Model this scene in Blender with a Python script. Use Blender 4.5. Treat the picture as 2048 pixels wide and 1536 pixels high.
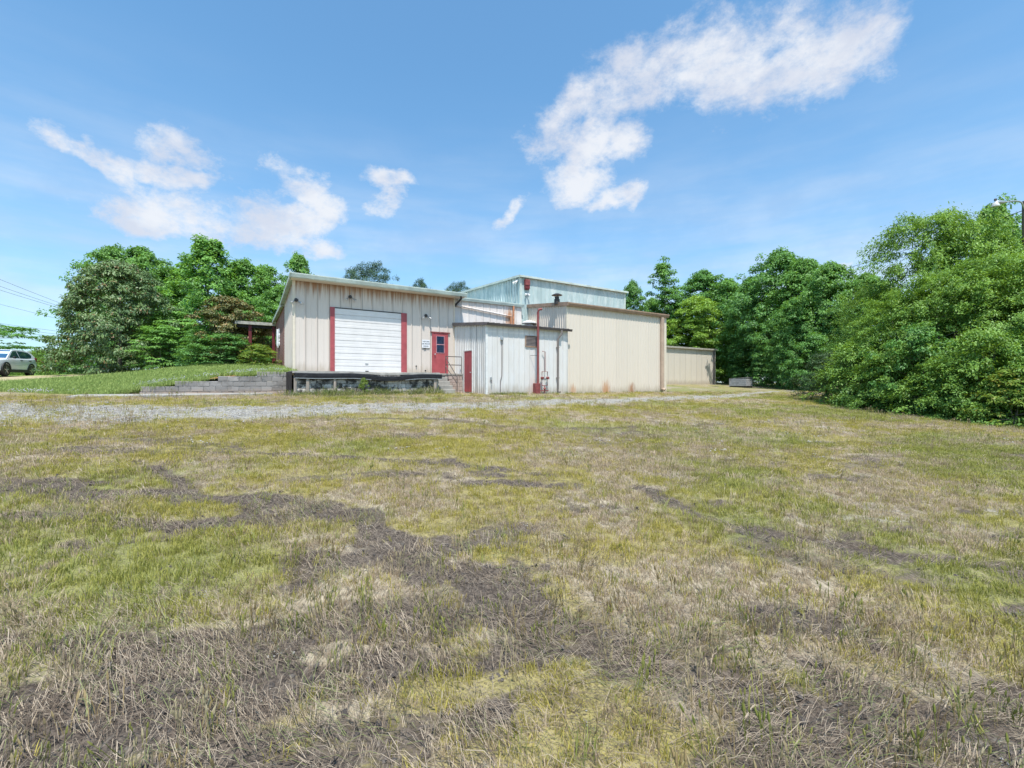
import bpy, math, random
import numpy as np
from mathutils import Matrix, Vector

# ------------------------------------------------------------------ clear
for o in list(bpy.data.objects): bpy.data.objects.remove(o)
scene = bpy.context.scene
C = scene.collection
PI = math.pi
R = math.radians

# ------------------------------------------------------------------ camera
FPX, CZ = 900.0, 0.7                      # focal length in photo pixels, camera height
cam_d = bpy.data.cameras.new("camera"); cam = bpy.data.objects.new("camera", cam_d); C.objects.link(cam)
cam.location = (0, 0, CZ); cam.rotation_euler = (R(90), 0, 0)
cam_d.sensor_width = 36; cam_d.lens = FPX / 2048 * 36; cam_d.clip_end = 6000; cam_d.clip_start = 0.05
scene.camera = cam
scene.render.resolution_x, scene.render.resolution_y = 1024, 768
cy_ = scene.cycles; cy_.max_bounces = 5; cy_.diffuse_bounces = 2; cy_.glossy_bounces = 2; cy_.transmission_bounces = 3; cy_.transparent_max_bounces = 4

# ------------------------------------------------------------------ world, sun, exposure
SUN_EL, SUN_AZ = R(67), R(169.5)          # azimuth clockwise from +Y
SKY_STRENGTH, SUN_STRENGTH, EXPOSURE = 0.15, 4.0, 0.55
vs = scene.view_settings
vs.view_transform = 'Standard'; vs.look = 'None'; vs.gamma = 1; vs.exposure = EXPOSURE; vs.use_curve_mapping = False

sd = bpy.data.lights.new("sun", 'SUN'); sun = bpy.data.objects.new("sun", sd); C.objects.link(sun)
sd.energy = SUN_STRENGTH; sd.angle = R(0.6); sd.color = (1.0, 0.955, 0.88)
sv = Vector((math.sin(SUN_AZ) * math.cos(SUN_EL), math.cos(SUN_AZ) * math.cos(SUN_EL), math.sin(SUN_EL)))
sun.rotation_euler = sv.to_track_quat('Z', 'Y').to_euler(); sun.location = sv * 60


class NT:
    """small helper to wire shader nodes"""
    def __init__(s, tree): s.t = tree; s.n = tree.nodes; s.l = tree.links
    def node(s, kind, **kw):
        n = s.n.new(kind)
        for k, v in kw.items(): setattr(n, k, v)
        return n
    def put(s, sock, v):
        if hasattr(v, 'is_output'): s.l.new(v, sock)
        elif isinstance(v, (tuple, list)) and len(v) == 3 and sock.type == 'RGBA': sock.default_value = (*v, 1)
        else: sock.default_value = v
    def math(s, op, a, b=0.0, clamp=False):
        n = s.node('ShaderNodeMath', operation=op, use_clamp=clamp); s.put(n.inputs[0], a); s.put(n.inputs[1], b); return n.outputs[0]
    def vmath(s, op, a, b=None):
        n = s.node('ShaderNodeVectorMath', operation=op); s.put(n.inputs[0], a)
        if b is not None: s.put(n.inputs[1], b)
        return n.outputs['Value'] if op == 'LENGTH' else n.outputs[0]
    def mix(s, f, a, b):
        n = s.node('ShaderNodeMix', data_type='RGBA'); s.put(n.inputs[0], f); s.put(n.inputs[6], a); s.put(n.inputs[7], b); return n.outputs[2]
    def mul(s, f, a, b):
        n = s.node('ShaderNodeMix', data_type='RGBA', blend_type='MULTIPLY'); s.put(n.inputs[0], f); s.put(n.inputs[6], a); s.put(n.inputs[7], b); return n.outputs[2]
    def ramp(s, v, lo, hi, a=0.0, b=1.0):
        n = s.node('ShaderNodeMapRange', interpolation_type='SMOOTHSTEP'); s.put(n.inputs[0], v)
        for i, q in enumerate((lo, hi, a, b)): n.inputs[i + 1].default_value = q
        return n.outputs[0]
    def coord(s, which='Object'): return s.node('ShaderNodeTexCoord').outputs[which]
    def scale(s, v, sc):
        n = s.node('ShaderNodeVectorMath', operation='MULTIPLY'); s.put(n.inputs[0], v); n.inputs[1].default_value = sc; return n.outputs[0]
    def noise(s, v, sc, det=4, ro=0.55, dist=0.0):
        n = s.node('ShaderNodeTexNoise'); s.put(n.inputs['Vector'], v)
        n.inputs['Scale'].default_value = sc; n.inputs['Detail'].default_value = det
        n.inputs['Roughness'].default_value = ro; n.inputs['Distortion'].default_value = dist
        return n.outputs['Fac']
    def sep(s, v):
        n = s.node('ShaderNodeSeparateXYZ'); s.put(n.inputs[0], v); return n.outputs
    def attr(s, name, kind='GEOMETRY', out='Color'):
        n = s.node('ShaderNodeAttribute', attribute_name=name, attribute_type=kind); return n.outputs[out]


def build_world():
    w = bpy.data.worlds.new("World"); scene.world = w; w.use_nodes = True
    k = NT(w.node_tree); k.n.clear()
    out = k.node('ShaderNodeOutputWorld'); bg = k.node('ShaderNodeBackground'); bgc = k.node('ShaderNodeBackground')
    sky = k.node('ShaderNodeTexSky', sky_type='NISHITA'); sky.sun_disc = False
    sky.sun_elevation = SUN_EL; sky.sun_rotation = SUN_AZ; sky.altitude = 100
    sky.air_density = 1.0; sky.dust_density = 1.0; sky.ozone_density = 6.0
    gm = k.node('ShaderNodeGamma'); k.put(gm.inputs[0], sky.outputs[0]); gm.inputs[1].default_value = 0.88
    k.put(bg.inputs[0], k.mul(1.0, gm.outputs[0], (0.90, 1.26, 1.29))); bg.inputs[1].default_value = SKY_STRENGTH
    d = k.coord('Generated'); x, y, z = k.sep(d)
    az = k.math('ARCTAN2', x, y); el = k.math('ARCSINE', z)
    cv = k.node('ShaderNodeCombineXYZ'); k.put(cv.inputs[0], az); k.put(cv.inputs[1], el)
    # small warp so the cloud edges curl
    wn = k.node('ShaderNodeTexNoise'); k.put(wn.inputs['Vector'], d); wn.inputs['Scale'].default_value = 9; wn.inputs['Detail'].default_value = 5
    wv = k.vmath('SUBTRACT', wn.outputs['Color'], (0.5, 0.5, 0.5)); wv = k.scale(wv, (0.10, 0.10, 0))
    P = k.vmath('ADD', cv.outputs[0], wv)
    blobs = [(300, 428, 120, 30, 0), (420, 440, 130, 40, 8), (540, 455, 120, 46, 14), (610, 485, 80, 26, 8), (630, 388, 95, 38, 12),
             (600, 440, 60, 40, 0), (150, 303, 75, 20, 18), (235, 340, 95, 24, 20), (335, 352, 75, 18, -5), (352, 298, 70, 44, 0),
             (780, 348, 54, 19, 0), (762, 404, 52, 30, -25),
             (1130, 230, 90, 36, -38), (1230, 175, 110, 50, -25), (1330, 140, 110, 58, -15), (1430, 130, 110, 62, 0), (1560, 110, 130, 78, 0),
             (1660, 105, 120, 76, 0), (1740, 90, 60, 55, 0), (1200, 230, 60, 60, 0), (1260, 285, 50, 36, 0),
             (1165, 335, 90, 56, -30), (1240, 386, 62, 20, -25), (1020, 425, 66, 20, -28),
             (1675, 524, 60, 13, -5)]
    m = None
    faint = {(1675, 524), (1020, 425)}
    for (u, v, ru, rv, rot) in blobs:
        a = math.atan((u - 1024) / FPX); c = math.cos(a); e = math.atan((768 - v) / FPX * c)
        mp = k.node('ShaderNodeMapping', vector_type='TEXTURE'); k.put(mp.inputs[0], P)
        mp.inputs['Location'].default_value = (a, e, 0); mp.inputs['Rotation'].default_value = (0, 0, R(-rot))
        mp.inputs['Scale'].default_value = (ru / FPX * c * c * 1.35, rv / FPX * c * 1.45, 1)
        q = k.math('SUBTRACT', 0.75 if (u, v) in faint else 1.0, k.vmath('LENGTH', mp.outputs[0]))
        m = q if m is None else k.math('MAXIMUM', m, q)
    # the same kind of scattered cloud goes on all round, outside the part seen here
    g = k.ramp(k.noise(d, 2.1, 3), 0.52, 0.78, -0.4, 0.75)
    side = k.ramp(k.math('ABSOLUTE', az), 0.95, 1.25)
    up = k.ramp(el, 0.75, 1.0)
    m = k.math('MAXIMUM', m, k.math('SUBTRACT', g, k.math('MULTIPLY', 2.0, k.math('SUBTRACT', 1.0, k.math('MAXIMUM', side, up)))))
    m = k.math('MAXIMUM', m, -1.0)
    dd = k.scale(d, (1, 1, 1.5))
    n = k.noise(dd, 9, 10, 0.62, 0.25)
    dens = k.math('ADD', k.math('MULTIPLY', k.math('MINIMUM', m, 0.6), 2.2), k.math('ADD', k.math('MULTIPLY', k.math('SUBTRACT', n, 0.5), 3.4), k.math('MULTIPLY', k.math('SUBTRACT', k.noise(dd, 30, 7, 0.72), 0.5), 2.0)))
    al = k.math('MULTIPLY', k.ramp(dens, 0.0, 1.7), 0.92)
    # thin veil low down
    veil = k.math('MULTIPLY', k.ramp(k.noise(k.scale(d, (1, 1, 6)), 3.2, 4), 0.30, 0.75, 0.25, 1.0), k.ramp(el, 0.60, 0.06, 0.0, 0.62))
    al = k.math('MAXIMUM', al, veil)
    sh = k.noise(dd, 7, 5, 0.6)
    k.put(bgc.inputs[0], k.mix(k.ramp(sh, 0.38, 0.62), (0.66, 0.70, 0.80), (0.84, 0.86, 0.90))); bgc.inputs[1].default_value = 0.74
    mx = k.node('ShaderNodeMixShader'); k.put(mx.inputs[0], al); k.l.new(bg.outputs[0], mx.inputs[1]); k.l.new(bgc.outputs[0], mx.inputs[2])
    k.l.new(mx.outputs[0], out.inputs[0])
build_world()

# ------------------------------------------------------------------ the building frame: t along the fronts, s back from the dock building's front
_n = math.hypot(1416, FPX)
FX = (1416 / _n, FPX / _n); SX = (-FX[1], FX[0]); A0 = (-437 / FPX * 20.12, 20.12); ANG = math.atan2(FX[1], FX[0])
def f2w(t, s): return (A0[0] + FX[0] * t + SX[0] * s, A0[1] + FX[1] * t + SX[1] * s)
def w2f(x, y):
    x = x - A0[0]; y = y - A0[1]
    return x * FX[0] + y * FX[1], x * SX[0] + y * SX[1]
def ur(u): return (u - 1024) / FPX
def t_at(u, s):
    r = ur(u); x0 = A0[0] + SX[0] * s; y0 = A0[1] + SX[1] * s
    return (r * y0 - x0) / (FX[0] - r * FX[1])
def s_at(u, t):
    r = ur(u); x0 = A0[0] + FX[0] * t; y0 = A0[1] + FX[1] * t
    return (r * y0 - x0) / (SX[0] - r * SX[1])
def z_at(v, t, s): return CZ + (768 - v) / FPX * (A0[1] + FX[1] * t + SX[1] * s)

# ------------------------------------------------------------------ terrain heights
_qs = np.array([-400, -60, -30, -22.2, -18, -12, -6, -3.5, 0, 10, 20, 40, 90, 300, 3000.])
_qz = np.array([-1.4, -1.1, -.92, -.86, -.74, -.36, .07, .20, .27, .74, .95, 1.05, .75, -1.5, -14.])
_xs = np.linspace(-400, 3000, 34001); _zs = np.interp(_xs, _qs, _qz)
_kk = np.ones(25) / 25
_zs[20:-20] = np.convolve(_zs, _kk, 'same')[20:-20]


def _hash(ix, iy, seed):
    h = (ix.astype(np.int64) * 374761393 + iy.astype(np.int64) * 668265263 + seed * 974634777) & 0xffffffff
    h = ((h ^ (h >> 13)) * 1274126177) & 0xffffffff
    return ((h ^ (h >> 16)) & 0xffff) / 65535.0
def vnoise(x, y, seed):
    ix = np.floor(x); iy = np.floor(y); fx = x - ix; fy = y - iy
    fx = fx * fx * (3 - 2 * fx); fy = fy * fy * (3 - 2 * fy)
    a = _hash(ix, iy, seed); b = _hash(ix + 1, iy, seed); c = _hash(ix, iy + 1, seed); d = _hash(ix + 1, iy + 1, seed)
    return (a + (b - a) * fx) * (1 - fy) + (c + (d - c) * fx) * fy
def fbm(x, y, sc, octv=4, seed=0, gain=0.5):
    x = np.asarray(x, float); y = np.asarray(y, float); v = 0; a = 1; tot = 0; f = sc
    for i in range(octv):
        v = v + a * vnoise(x * f + 17.3 * i, y * f - 9.1 * i, seed + i); tot += a; a *= gain; f *= 2.03
    return v / tot
def sstep(v, lo, hi):
    q = np.clip((v - lo) / (hi - lo), 0, 1); return q * q * (3 - 2 * q)


def ground_smooth(x, y):
    t, s = w2f(np.asarray(x, float), np.asarray(y, float)); return np.interp(s, _xs, _zs)
_bp = np.array([(0, -.45, 1.19), (-1.5, -.45, 1.1), (-2.8, -.45, .93), (-4.2, -.45, .72), (-5.2, -.45, .52), (-6.6, -.2, .2), (-9, 0, .12), (-13, .3, .12),
                (-20, .5, .12), (-30, 1, .15), (-60, 1, .15), (0, 3.67, 1.5), (0, 8, 1.72), (-3, 8, 1.75), (-3, 3, 1.36), (-6.6, 5.2, .88), (-6.6, 12.5, 1.42), (-13, 5, .45),
                (-13, 17, 1.17), (-13, 10, .78), (-6, 18, 1.7), (0, 16, 1.85), (-20, 17, 1.05), (-30, 17, .95), (-30, 8, .55), (-13, 28, 1.3), (-30, 30, 1.0),
                (0, 30, 1.7), (12, 16, 1.5), (12, 30, 1.4), (-60, 30, .8), (-60, 15, .7), (-13, 45, .7), (0, 45, .7), (12, 45, .7), (-30, 45, .6), (-60, 45, .5)])
_K = np.linalg.norm(_bp[:, None, :2] - _bp[None, :, :2], axis=2)
_n1 = len(_bp); _M = np.zeros((_n1 + 1, _n1 + 1)); _M[:_n1, :_n1] = _K - 0.02 * np.eye(_n1); _M[:_n1, -1] = 1; _M[-1, :_n1] = 1
_W = np.linalg.solve(_M, np.append(_bp[:, 2], 0))
def bank_h(t, s):
    t = np.asarray(t, float); s = np.asarray(s, float)
    d = np.sqrt((t[..., None] - _bp[:, 0]) ** 2 + (s[..., None] - _bp[:, 1]) ** 2); return d @ _W[:-1] + _W[-1]
def in_bank(t, s): return (s > -.45) & (s < 45) & (t > -60) & (((t < 0.0) & (s < 8.2)) | ((t < 12) & (s >= 8.2)))


def pix2ground(u, v):
    """where the photo's pixel meets the lower ground"""
    r = (u - 1024) / FPX; k_ = (768 - v) / FPX; lo, hi = 0.8, 60.0
    Z = np.linspace(lo, hi, 6000); g = ground_smooth(r * Z, Z); ray = CZ + k_ * Z
    i = np.argmax(ray < g); Zi = Z[i] if ray[i] < g[i] else hi
    return (r * Zi, Zi)

# mud and wheel tracks, written down as lines over the ground (points given where they lie in the view, widths in metres)
TRACKS = [([(-60, 985), (150, 985), (350, 992), (560, 1010), (700, 1030), (780, 1075), (880, 1140), (1010, 1205), (1160, 1262), (1320, 1330), (1520, 1410), (1720, 1500)], .42, 1.0),
          ([(150, 903), (300, 905), (450, 906), (700, 914), (930, 930), (1100, 950)], .26, .85),
          ([(250, 905), (340, 955), (420, 1000)], .2, .7),
          ([(-50, 1030), (180, 1042), (390, 1052), (500, 1040), (680, 1032)], .30, .9),
          ([(-60, 965), (80, 962), (230, 968)], .28, 1.0),
          ([(-40, 1290), (200, 1300), (420, 1290), (620, 1245), (800, 1232), (960, 1238)], .16, .9),
          ([(-40, 1420), (180, 1440), (400, 1425), (640, 1385), (950, 1330), (1100, 1300)], .22, 1.0),
          ([(380, 1530), (560, 1480), (800, 1440), (1000, 1420)], .2, .9),
          ([(1280, 975), (1400, 1030), (1520, 1065), (1660, 1092), (1820, 1112), (2080, 1145)], .30, .8),
          ([(1020, 1150), (1110, 1235), (1220, 1300), (1370, 1350), (1520, 1420), (1640, 1530)], .28, .9),
          ([(1500, 1228), (1620, 1242), (1720, 1275)], .22, 1.0), ([(1680, 1370), (1850, 1450), (2060, 1530)], .3, .9),
          ([(620, 836), (860, 836), (1000, 852), (1110, 857), (1270, 852)], .45, .7),
          ([(1470, 879), (1600, 880), (1760, 886), (1960, 903), (2080, 915)], .38, .7),
          ([(870, 962), (1010, 965), (1130, 972)], .3, .9), ([(1180, 870), (1240, 850), (1310, 872)], .3, .6),
          ([(1500, 1090), (1700, 1140), (1900, 1160), (2080, 1170)], .3, .55), ([(560, 960), (760, 945), (900, 950)], .2, .6),
          ([(-50, 1180), (120, 1120), (260, 1085), (420, 1060)], .16, .55)]
_TR = [([pix2ground(u, v) for u, v in pts], w, st) for pts, w, st in TRACKS]
_road = [pix2ground(u, v) for u, v in [(-260, 823), (0, 824), (250, 826), (480, 826), (700, 816), (880, 812), (1020, 808), (1150, 804)]] + [f2w(21, -7.2), f2w(30, -5.0), f2w(38, -3.5)]
_rw = [2.6, 2.5, 2.2, 1.9, 1.7, 1.6, 1.4, 1.2, .9, .7, .5]


def seg_dist(x, y, pts):
    best = np.full(x.shape, 1e9); par = np.zeros(x.shape)
    for i in range(len(pts) - 1):
        ax, ay = pts[i]; bx, by = pts[i + 1]; dx, dy = bx - ax, by - ay; L2 = dx * dx + dy * dy + 1e-9
        q = np.clip(((x - ax) * dx + (y - ay) * dy) / L2, 0, 1); d = np.hypot(x - ax - q * dx, y - ay - q * dy)
        par = np.where(d < best, i + q, par); best = np.minimum(best, d)
    return best, par
def cover(x, y):
    """mud, straw, gravel, green share of the lower ground at x, y"""
    x = np.asarray(x, float); y = np.asarray(y, float)
    n1 = fbm(x, y, 1.3, 5, 3, .6); n2 = fbm(x, y, .35, 4, 11); n3 = fbm(x, y, 4.5, 3, 23); nw = fbm(x, y, 2.2, 4, 71, .6)
    mud = np.zeros(x.shape)
    for pts, w, st in _TR:
        d, _ = seg_dist(x, y, pts); d = d + (nw - .5) * 0.5 * (w / .3) + (n3 - .5) * .22
        mud = np.maximum(mud, st * sstep(d, w * .95, w * .1))
    streak = fbm(x * .55 + y * .22, y * 1.6 - x * .45, .9, 4, 41, .55)
    mud = np.maximum(mud, .6 * sstep(streak + (n3 - .5) * .3, .60, .74))
    near = sstep(np.hypot(x + 1.2, y * 1.1), 4.6, 2.4)
    mud = np.clip(np.maximum(mud, near * sstep(fbm(x * .5 + y * .3, y * 1.5 - x * .5, 1.5, 5, 3, .65), .37, .53)) * (.65 + .9 * n3), 0, 1)
    d, par = seg_dist(x, y, _road); w = np.interp(par, np.arange(len(_rw)), _rw)
    grav = sstep(d + (n1 - .5) * 1.6 + (n3 - .5) * .5, w * 1.25, w * .35) * (.55 + .6 * n3)
    right = sstep(x, .6, 2.8) * sstep(y, 8, 5)
    grav = np.maximum(grav, .55 * right * sstep(fbm(x, y, 1.6, 5, 57, .7), .56, .70))
    grav = np.clip(grav, 0, 1); mud = mud * (1 - .9 * sstep(d, w * 1.5, w * .8))
    green = .8 * sstep(n2 + .20 * sstep(x - .25 * y, 0, 5), .54, .80) * (1 - grav)
    straw = sstep(fbm(x, y, .9, 4, 91, .6), .40, .62) * (1 - .5 * green)
    return mud, straw, grav, np.clip(green, 0, 1)
def ground_h(x, y, fine=True):
    z = ground_smooth(x, y)
    if fine:
        x = np.asarray(x, float); y = np.asarray(y, float)
        fade = np.clip(1.4 - y / 26, 0.15, 1) * (np.hypot(x, y) < 60)
        mud, _, _, _ = cover(x, y)
        z = z + fade * ((fbm(x, y, .45, 3, 5) - .5) * .10 + (fbm(x, y, 3.1, 4, 6, .6) - .5) * .05 - mud * .03 + mud * (fbm(x, y, 9, 3, 8) - .5) * .07)
    return z
def G(x, y):
    """top of whatever ground is there"""
    t, s = w2f(x, y); z = float(ground_smooth(x, y))
    if in_bank(np.array(t), np.array(s)): z = max(z, float(bank_h(np.array([t]), np.array([s]))[0]))
    return z

# ------------------------------------------------------------------ mesh helpers
class MB:
    def __init__(s): s.v = []; s.f = []
    def add(s, vs_, fs):
        o = len(s.v); s.v += [tuple(p) for p in vs_]; s.f += [tuple(i + o for i in f) for f in fs]; return s
    def box(s, a, b):
        x0, y0, z0 = a; x1, y1, z1 = b
        return s.add([(x0, y0, z0), (x1, y0, z0), (x1, y1, z0), (x0, y1, z0), (x0, y0, z1), (x1, y0, z1), (x1, y1, z1), (x0, y1, z1)],
                     [(0, 3, 2, 1), (4, 5, 6, 7), (0, 1, 5, 4), (1, 2, 6, 5), (2, 3, 7, 6), (3, 0, 4, 7)])
    def bbox(s, a, b, c=.008):
        """box with chamfered edges"""
        x0, y0, z0 = a; x1, y1, z1 = b
        pts = []; idx = {}
        for i, x in enumerate((x0, x1)):
            for j, y in enumerate((y0, y1)):
                for k_, z in enumerate((z0, z1)):
                    sx, sy, sz = (c, -c)[i], (c, -c)[j], (c, -c)[k_]
                    for ax, p in enumerate(((x, y + sy, z + sz), (x + sx, y, z + sz), (x + sx, y + sy, z))):
                        idx[(i, j, k_, ax)] = len(pts); pts.append(p)
        g = lambda i, j, k_, a_: idx[(i, j, k_, a_)]
        fs = []
        for i in (0, 1):
            q = [g(i, 0, 0, 0), g(i, 1, 0, 0), g(i, 1, 1, 0), g(i, 0, 1, 0)]; fs.append(q if i else q[::-1])
            q = [g(0, i, 0, 1), g(0, i, 1, 1), g(1, i, 1, 1), g(1, i, 0, 1)]; fs.append(q if i else q[::-1])
            q = [g(0, 0, i, 2), g(1, 0, i, 2), g(1, 1, i, 2), g(0, 1, i, 2)]; fs.append(q if i else q[::-1])
            for j in (0, 1):
                q = [g(i, j, 0, 0), g(i, j, 1, 0), g(i, j, 1, 1), g(i, j, 0, 1)]; fs.append(q if i == j else q[::-1])
                q = [g(i, 0, j, 0), g(i, 1, j, 0), g(i, 1, j, 2), g(i, 0, j, 2)]; fs.append(q if i != j else q[::-1])
                q = [g(0, i, j, 1), g(1, i, j, 1), g(1, i, j, 2), g(0, i, j, 2)]; fs.append(q if i == j else q[::-1])
                for k_ in (0, 1):
                    q = [g(i, j, k_, 0), g(i, j, k_, 1), g(i, j, k_, 2)]; fs.append(q if (i + j + k_) % 2 else q[::-1])
        return s.add(pts, fs)
    def prism(s, poly, axis, a, b):
        """closed polygon in the two other axes, extruded along axis from a to b"""
        n = len(poly)
        def P(p, w):
            if axis == 'x': return (w, p[0], p[1])
            if axis == 'y': return (p[0], w, p[1])
            return (p[0], p[1], w)
        return s.add([P(p, a) for p in poly] + [P(p, b) for p in poly],
                     [tuple(range(n)), tuple(range(2 * n - 1, n - 1, -1))] + [(i, i + n, (i + 1) % n + n, (i + 1) % n) for i in range(n)])
    def tube(s, pts, r, n=8, cap=True):
        pts = [Vector(p) for p in pts]; rr = r if isinstance(r, (list, tuple)) else [r] * len(pts); rings = []
        for i, p in enumerate(pts):
            d = (pts[min(i + 1, len(pts) - 1)] - pts[max(i - 1, 0)]).normalized()
            a = Vector((0, 0, 1)) if abs(d.z) < .9 else Vector((1, 0, 0))
            u = d.cross(a).normalized(); w = d.cross(u).normalized()
            rings.append([p + u * math.cos(2 * PI * k_ / n) * rr[i] + w * math.sin(2 * PI * k_ / n) * rr[i] for k_ in range(n)])
        vs_ = [q for ring in rings for q in ring]; fs = []
        for i in range(len(rings) - 1):
            for k_ in range(n):
                fs.append((i * n + k_, i * n + (k_ + 1) % n, (i + 1) * n + (k_ + 1) % n, (i + 1) * n + k_))
        if cap: fs += [tuple(range(n - 1, -1, -1)), tuple(range((len(rings) - 1) * n, len(rings) * n))]
        return s.add(vs_, fs)
    def lathe(s, prof, c=(0, 0, 0), n=16, axis='z'):
        vs_ = []
        for (r, h) in prof:
            for k_ in range(n):
                a = 2 * PI * k_ / n; p = (r * math.cos(a), r * math.sin(a), h)
                if axis == 'y': p = (p[0], p[2], p[1])
                if axis == 'x': p = (p[2], p[0], p[1])
                vs_.append((p[0] + c[0], p[1] + c[1], p[2] + c[2]))
        fs = []
        for i in range(len(prof) - 1):
            for k_ in range(n): fs.append((i * n + k_, i * n + (k_ + 1) % n, (i + 1) * n + (k_ + 1) % n, (i + 1) * n + k_))
        fs += [tuple(range(n - 1, -1, -1)), tuple(range((len(prof) - 1) * n, len(prof) * n))]
        return s.add(vs_, fs)
    def mesh(s, name, off=(0, 0, 0)):
        me = bpy.data.meshes.new(name)
        me.from_pydata([(p[0] - off[0], p[1] - off[1], p[2] - off[2]) for p in s.v], [], s.f); me.update()
        return me

import bmesh
OFF = {}
def finish(me, smooth=False, norm=True):
    if norm:
        bm = bmesh.new(); bm.from_mesh(me); bmesh.ops.recalc_face_normals(bm, faces=bm.faces); bm.to_mesh(me); bm.free()
    if smooth:
        me.polygons.foreach_set('use_smooth', [True] * len(me.polygons))
        me.set_sharp_from_angle(angle=R(38))
def tag(o, label=None, cat=None, group=None, kind=None):
    if label: o['label'] = label
    if cat: o['category'] = cat
    if group: o['group'] = group
    if kind: o['kind'] = kind
    return o
def thing(name, label, cat, base, group=None, frame=True):
    o = bpy.data.objects.new(name, None); C.objects.link(o); o.empty_display_size = .3
    place(o, base, frame); tag(o, label, cat, group); OFF[o.name] = base; return o
def place(o, base, frame):
    if frame:
        x, y = f2w(base[0], base[1]); o.location = (x, y, base[2]); o.rotation_euler = (0, 0, ANG)
    else: o.location = base
def part(mb, name, m, parent, smooth=False, label=None, kind=None, norm=True):
    off = OFF[parent.name]; me = mb.mesh(name, off); finish(me, smooth, norm); me.materials.append(m)
    o = bpy.data.objects.new(name, me); C.objects.link(o); o.parent = parent; OFF[o.name] = off
    if label: o['label'] = label
    if kind: o['kind'] = kind
    return o
def solo(mb, name, m, label, cat, base, group=None, frame=True, smooth=False, kind=None, norm=True):
    me = mb.mesh(name, base); finish(me, smooth, norm); me.materials.append(m)
    o = bpy.data.objects.new(name, me); C.objects.link(o); place(o, base, frame); OFF[o.name] = base
    return tag(o, label, cat, group, kind)

# ------------------------------------------------------------------ materials
def new_mat(name):
    m = bpy.data.materials.new(name); m.use_nodes = True; k = NT(m.node_tree)
    return m, k, k.n['Principled BSDF']
def simple(name, col, rough=.6, metal=0.0, var=.25, sc=6.0, spec=.4, bump=0.0, bsc=30.0, dirt=None, stretch=(1, 1, 1)):
    m, k, b = new_mat(name); co = k.coord('Object'); co2 = k.scale(co, stretch)
    n = k.noise(co2, sc, 5, .6)
    dark = tuple(c * (1 - var) for c in col); lite = tuple(min(1, c * (1 + var * .6)) for c in col)
    c = k.mix(k.ramp(n, .3, .7), dark, lite)
    if dirt: c = k.mix(k.math('MULTIPLY', k.ramp(k.noise(co2, sc * .45, 6, .7), dirt[1], dirt[1] + .18), dirt[2]), c, dirt[0])
    k.put(b.inputs['Base Color'], c)
    k.put(b.inputs['Roughness'], k.ramp(n, .2, .8, rough * .85, min(1, rough * 1.15)))
    b.inputs['Metallic'].default_value = metal; b.inputs['Specular IOR Level'].default_value = spec
    if bump:
        bn = k.node('ShaderNodeBump'); bn.inputs['Strength'].default_value = bump; bn.inputs['Distance'].default_value = .01
        k.put(bn.inputs['Height'], k.noise(co, bsc, 5, .6)); k.l.new(bn.outputs[0], b.inputs['Normal'])
    return m
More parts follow.
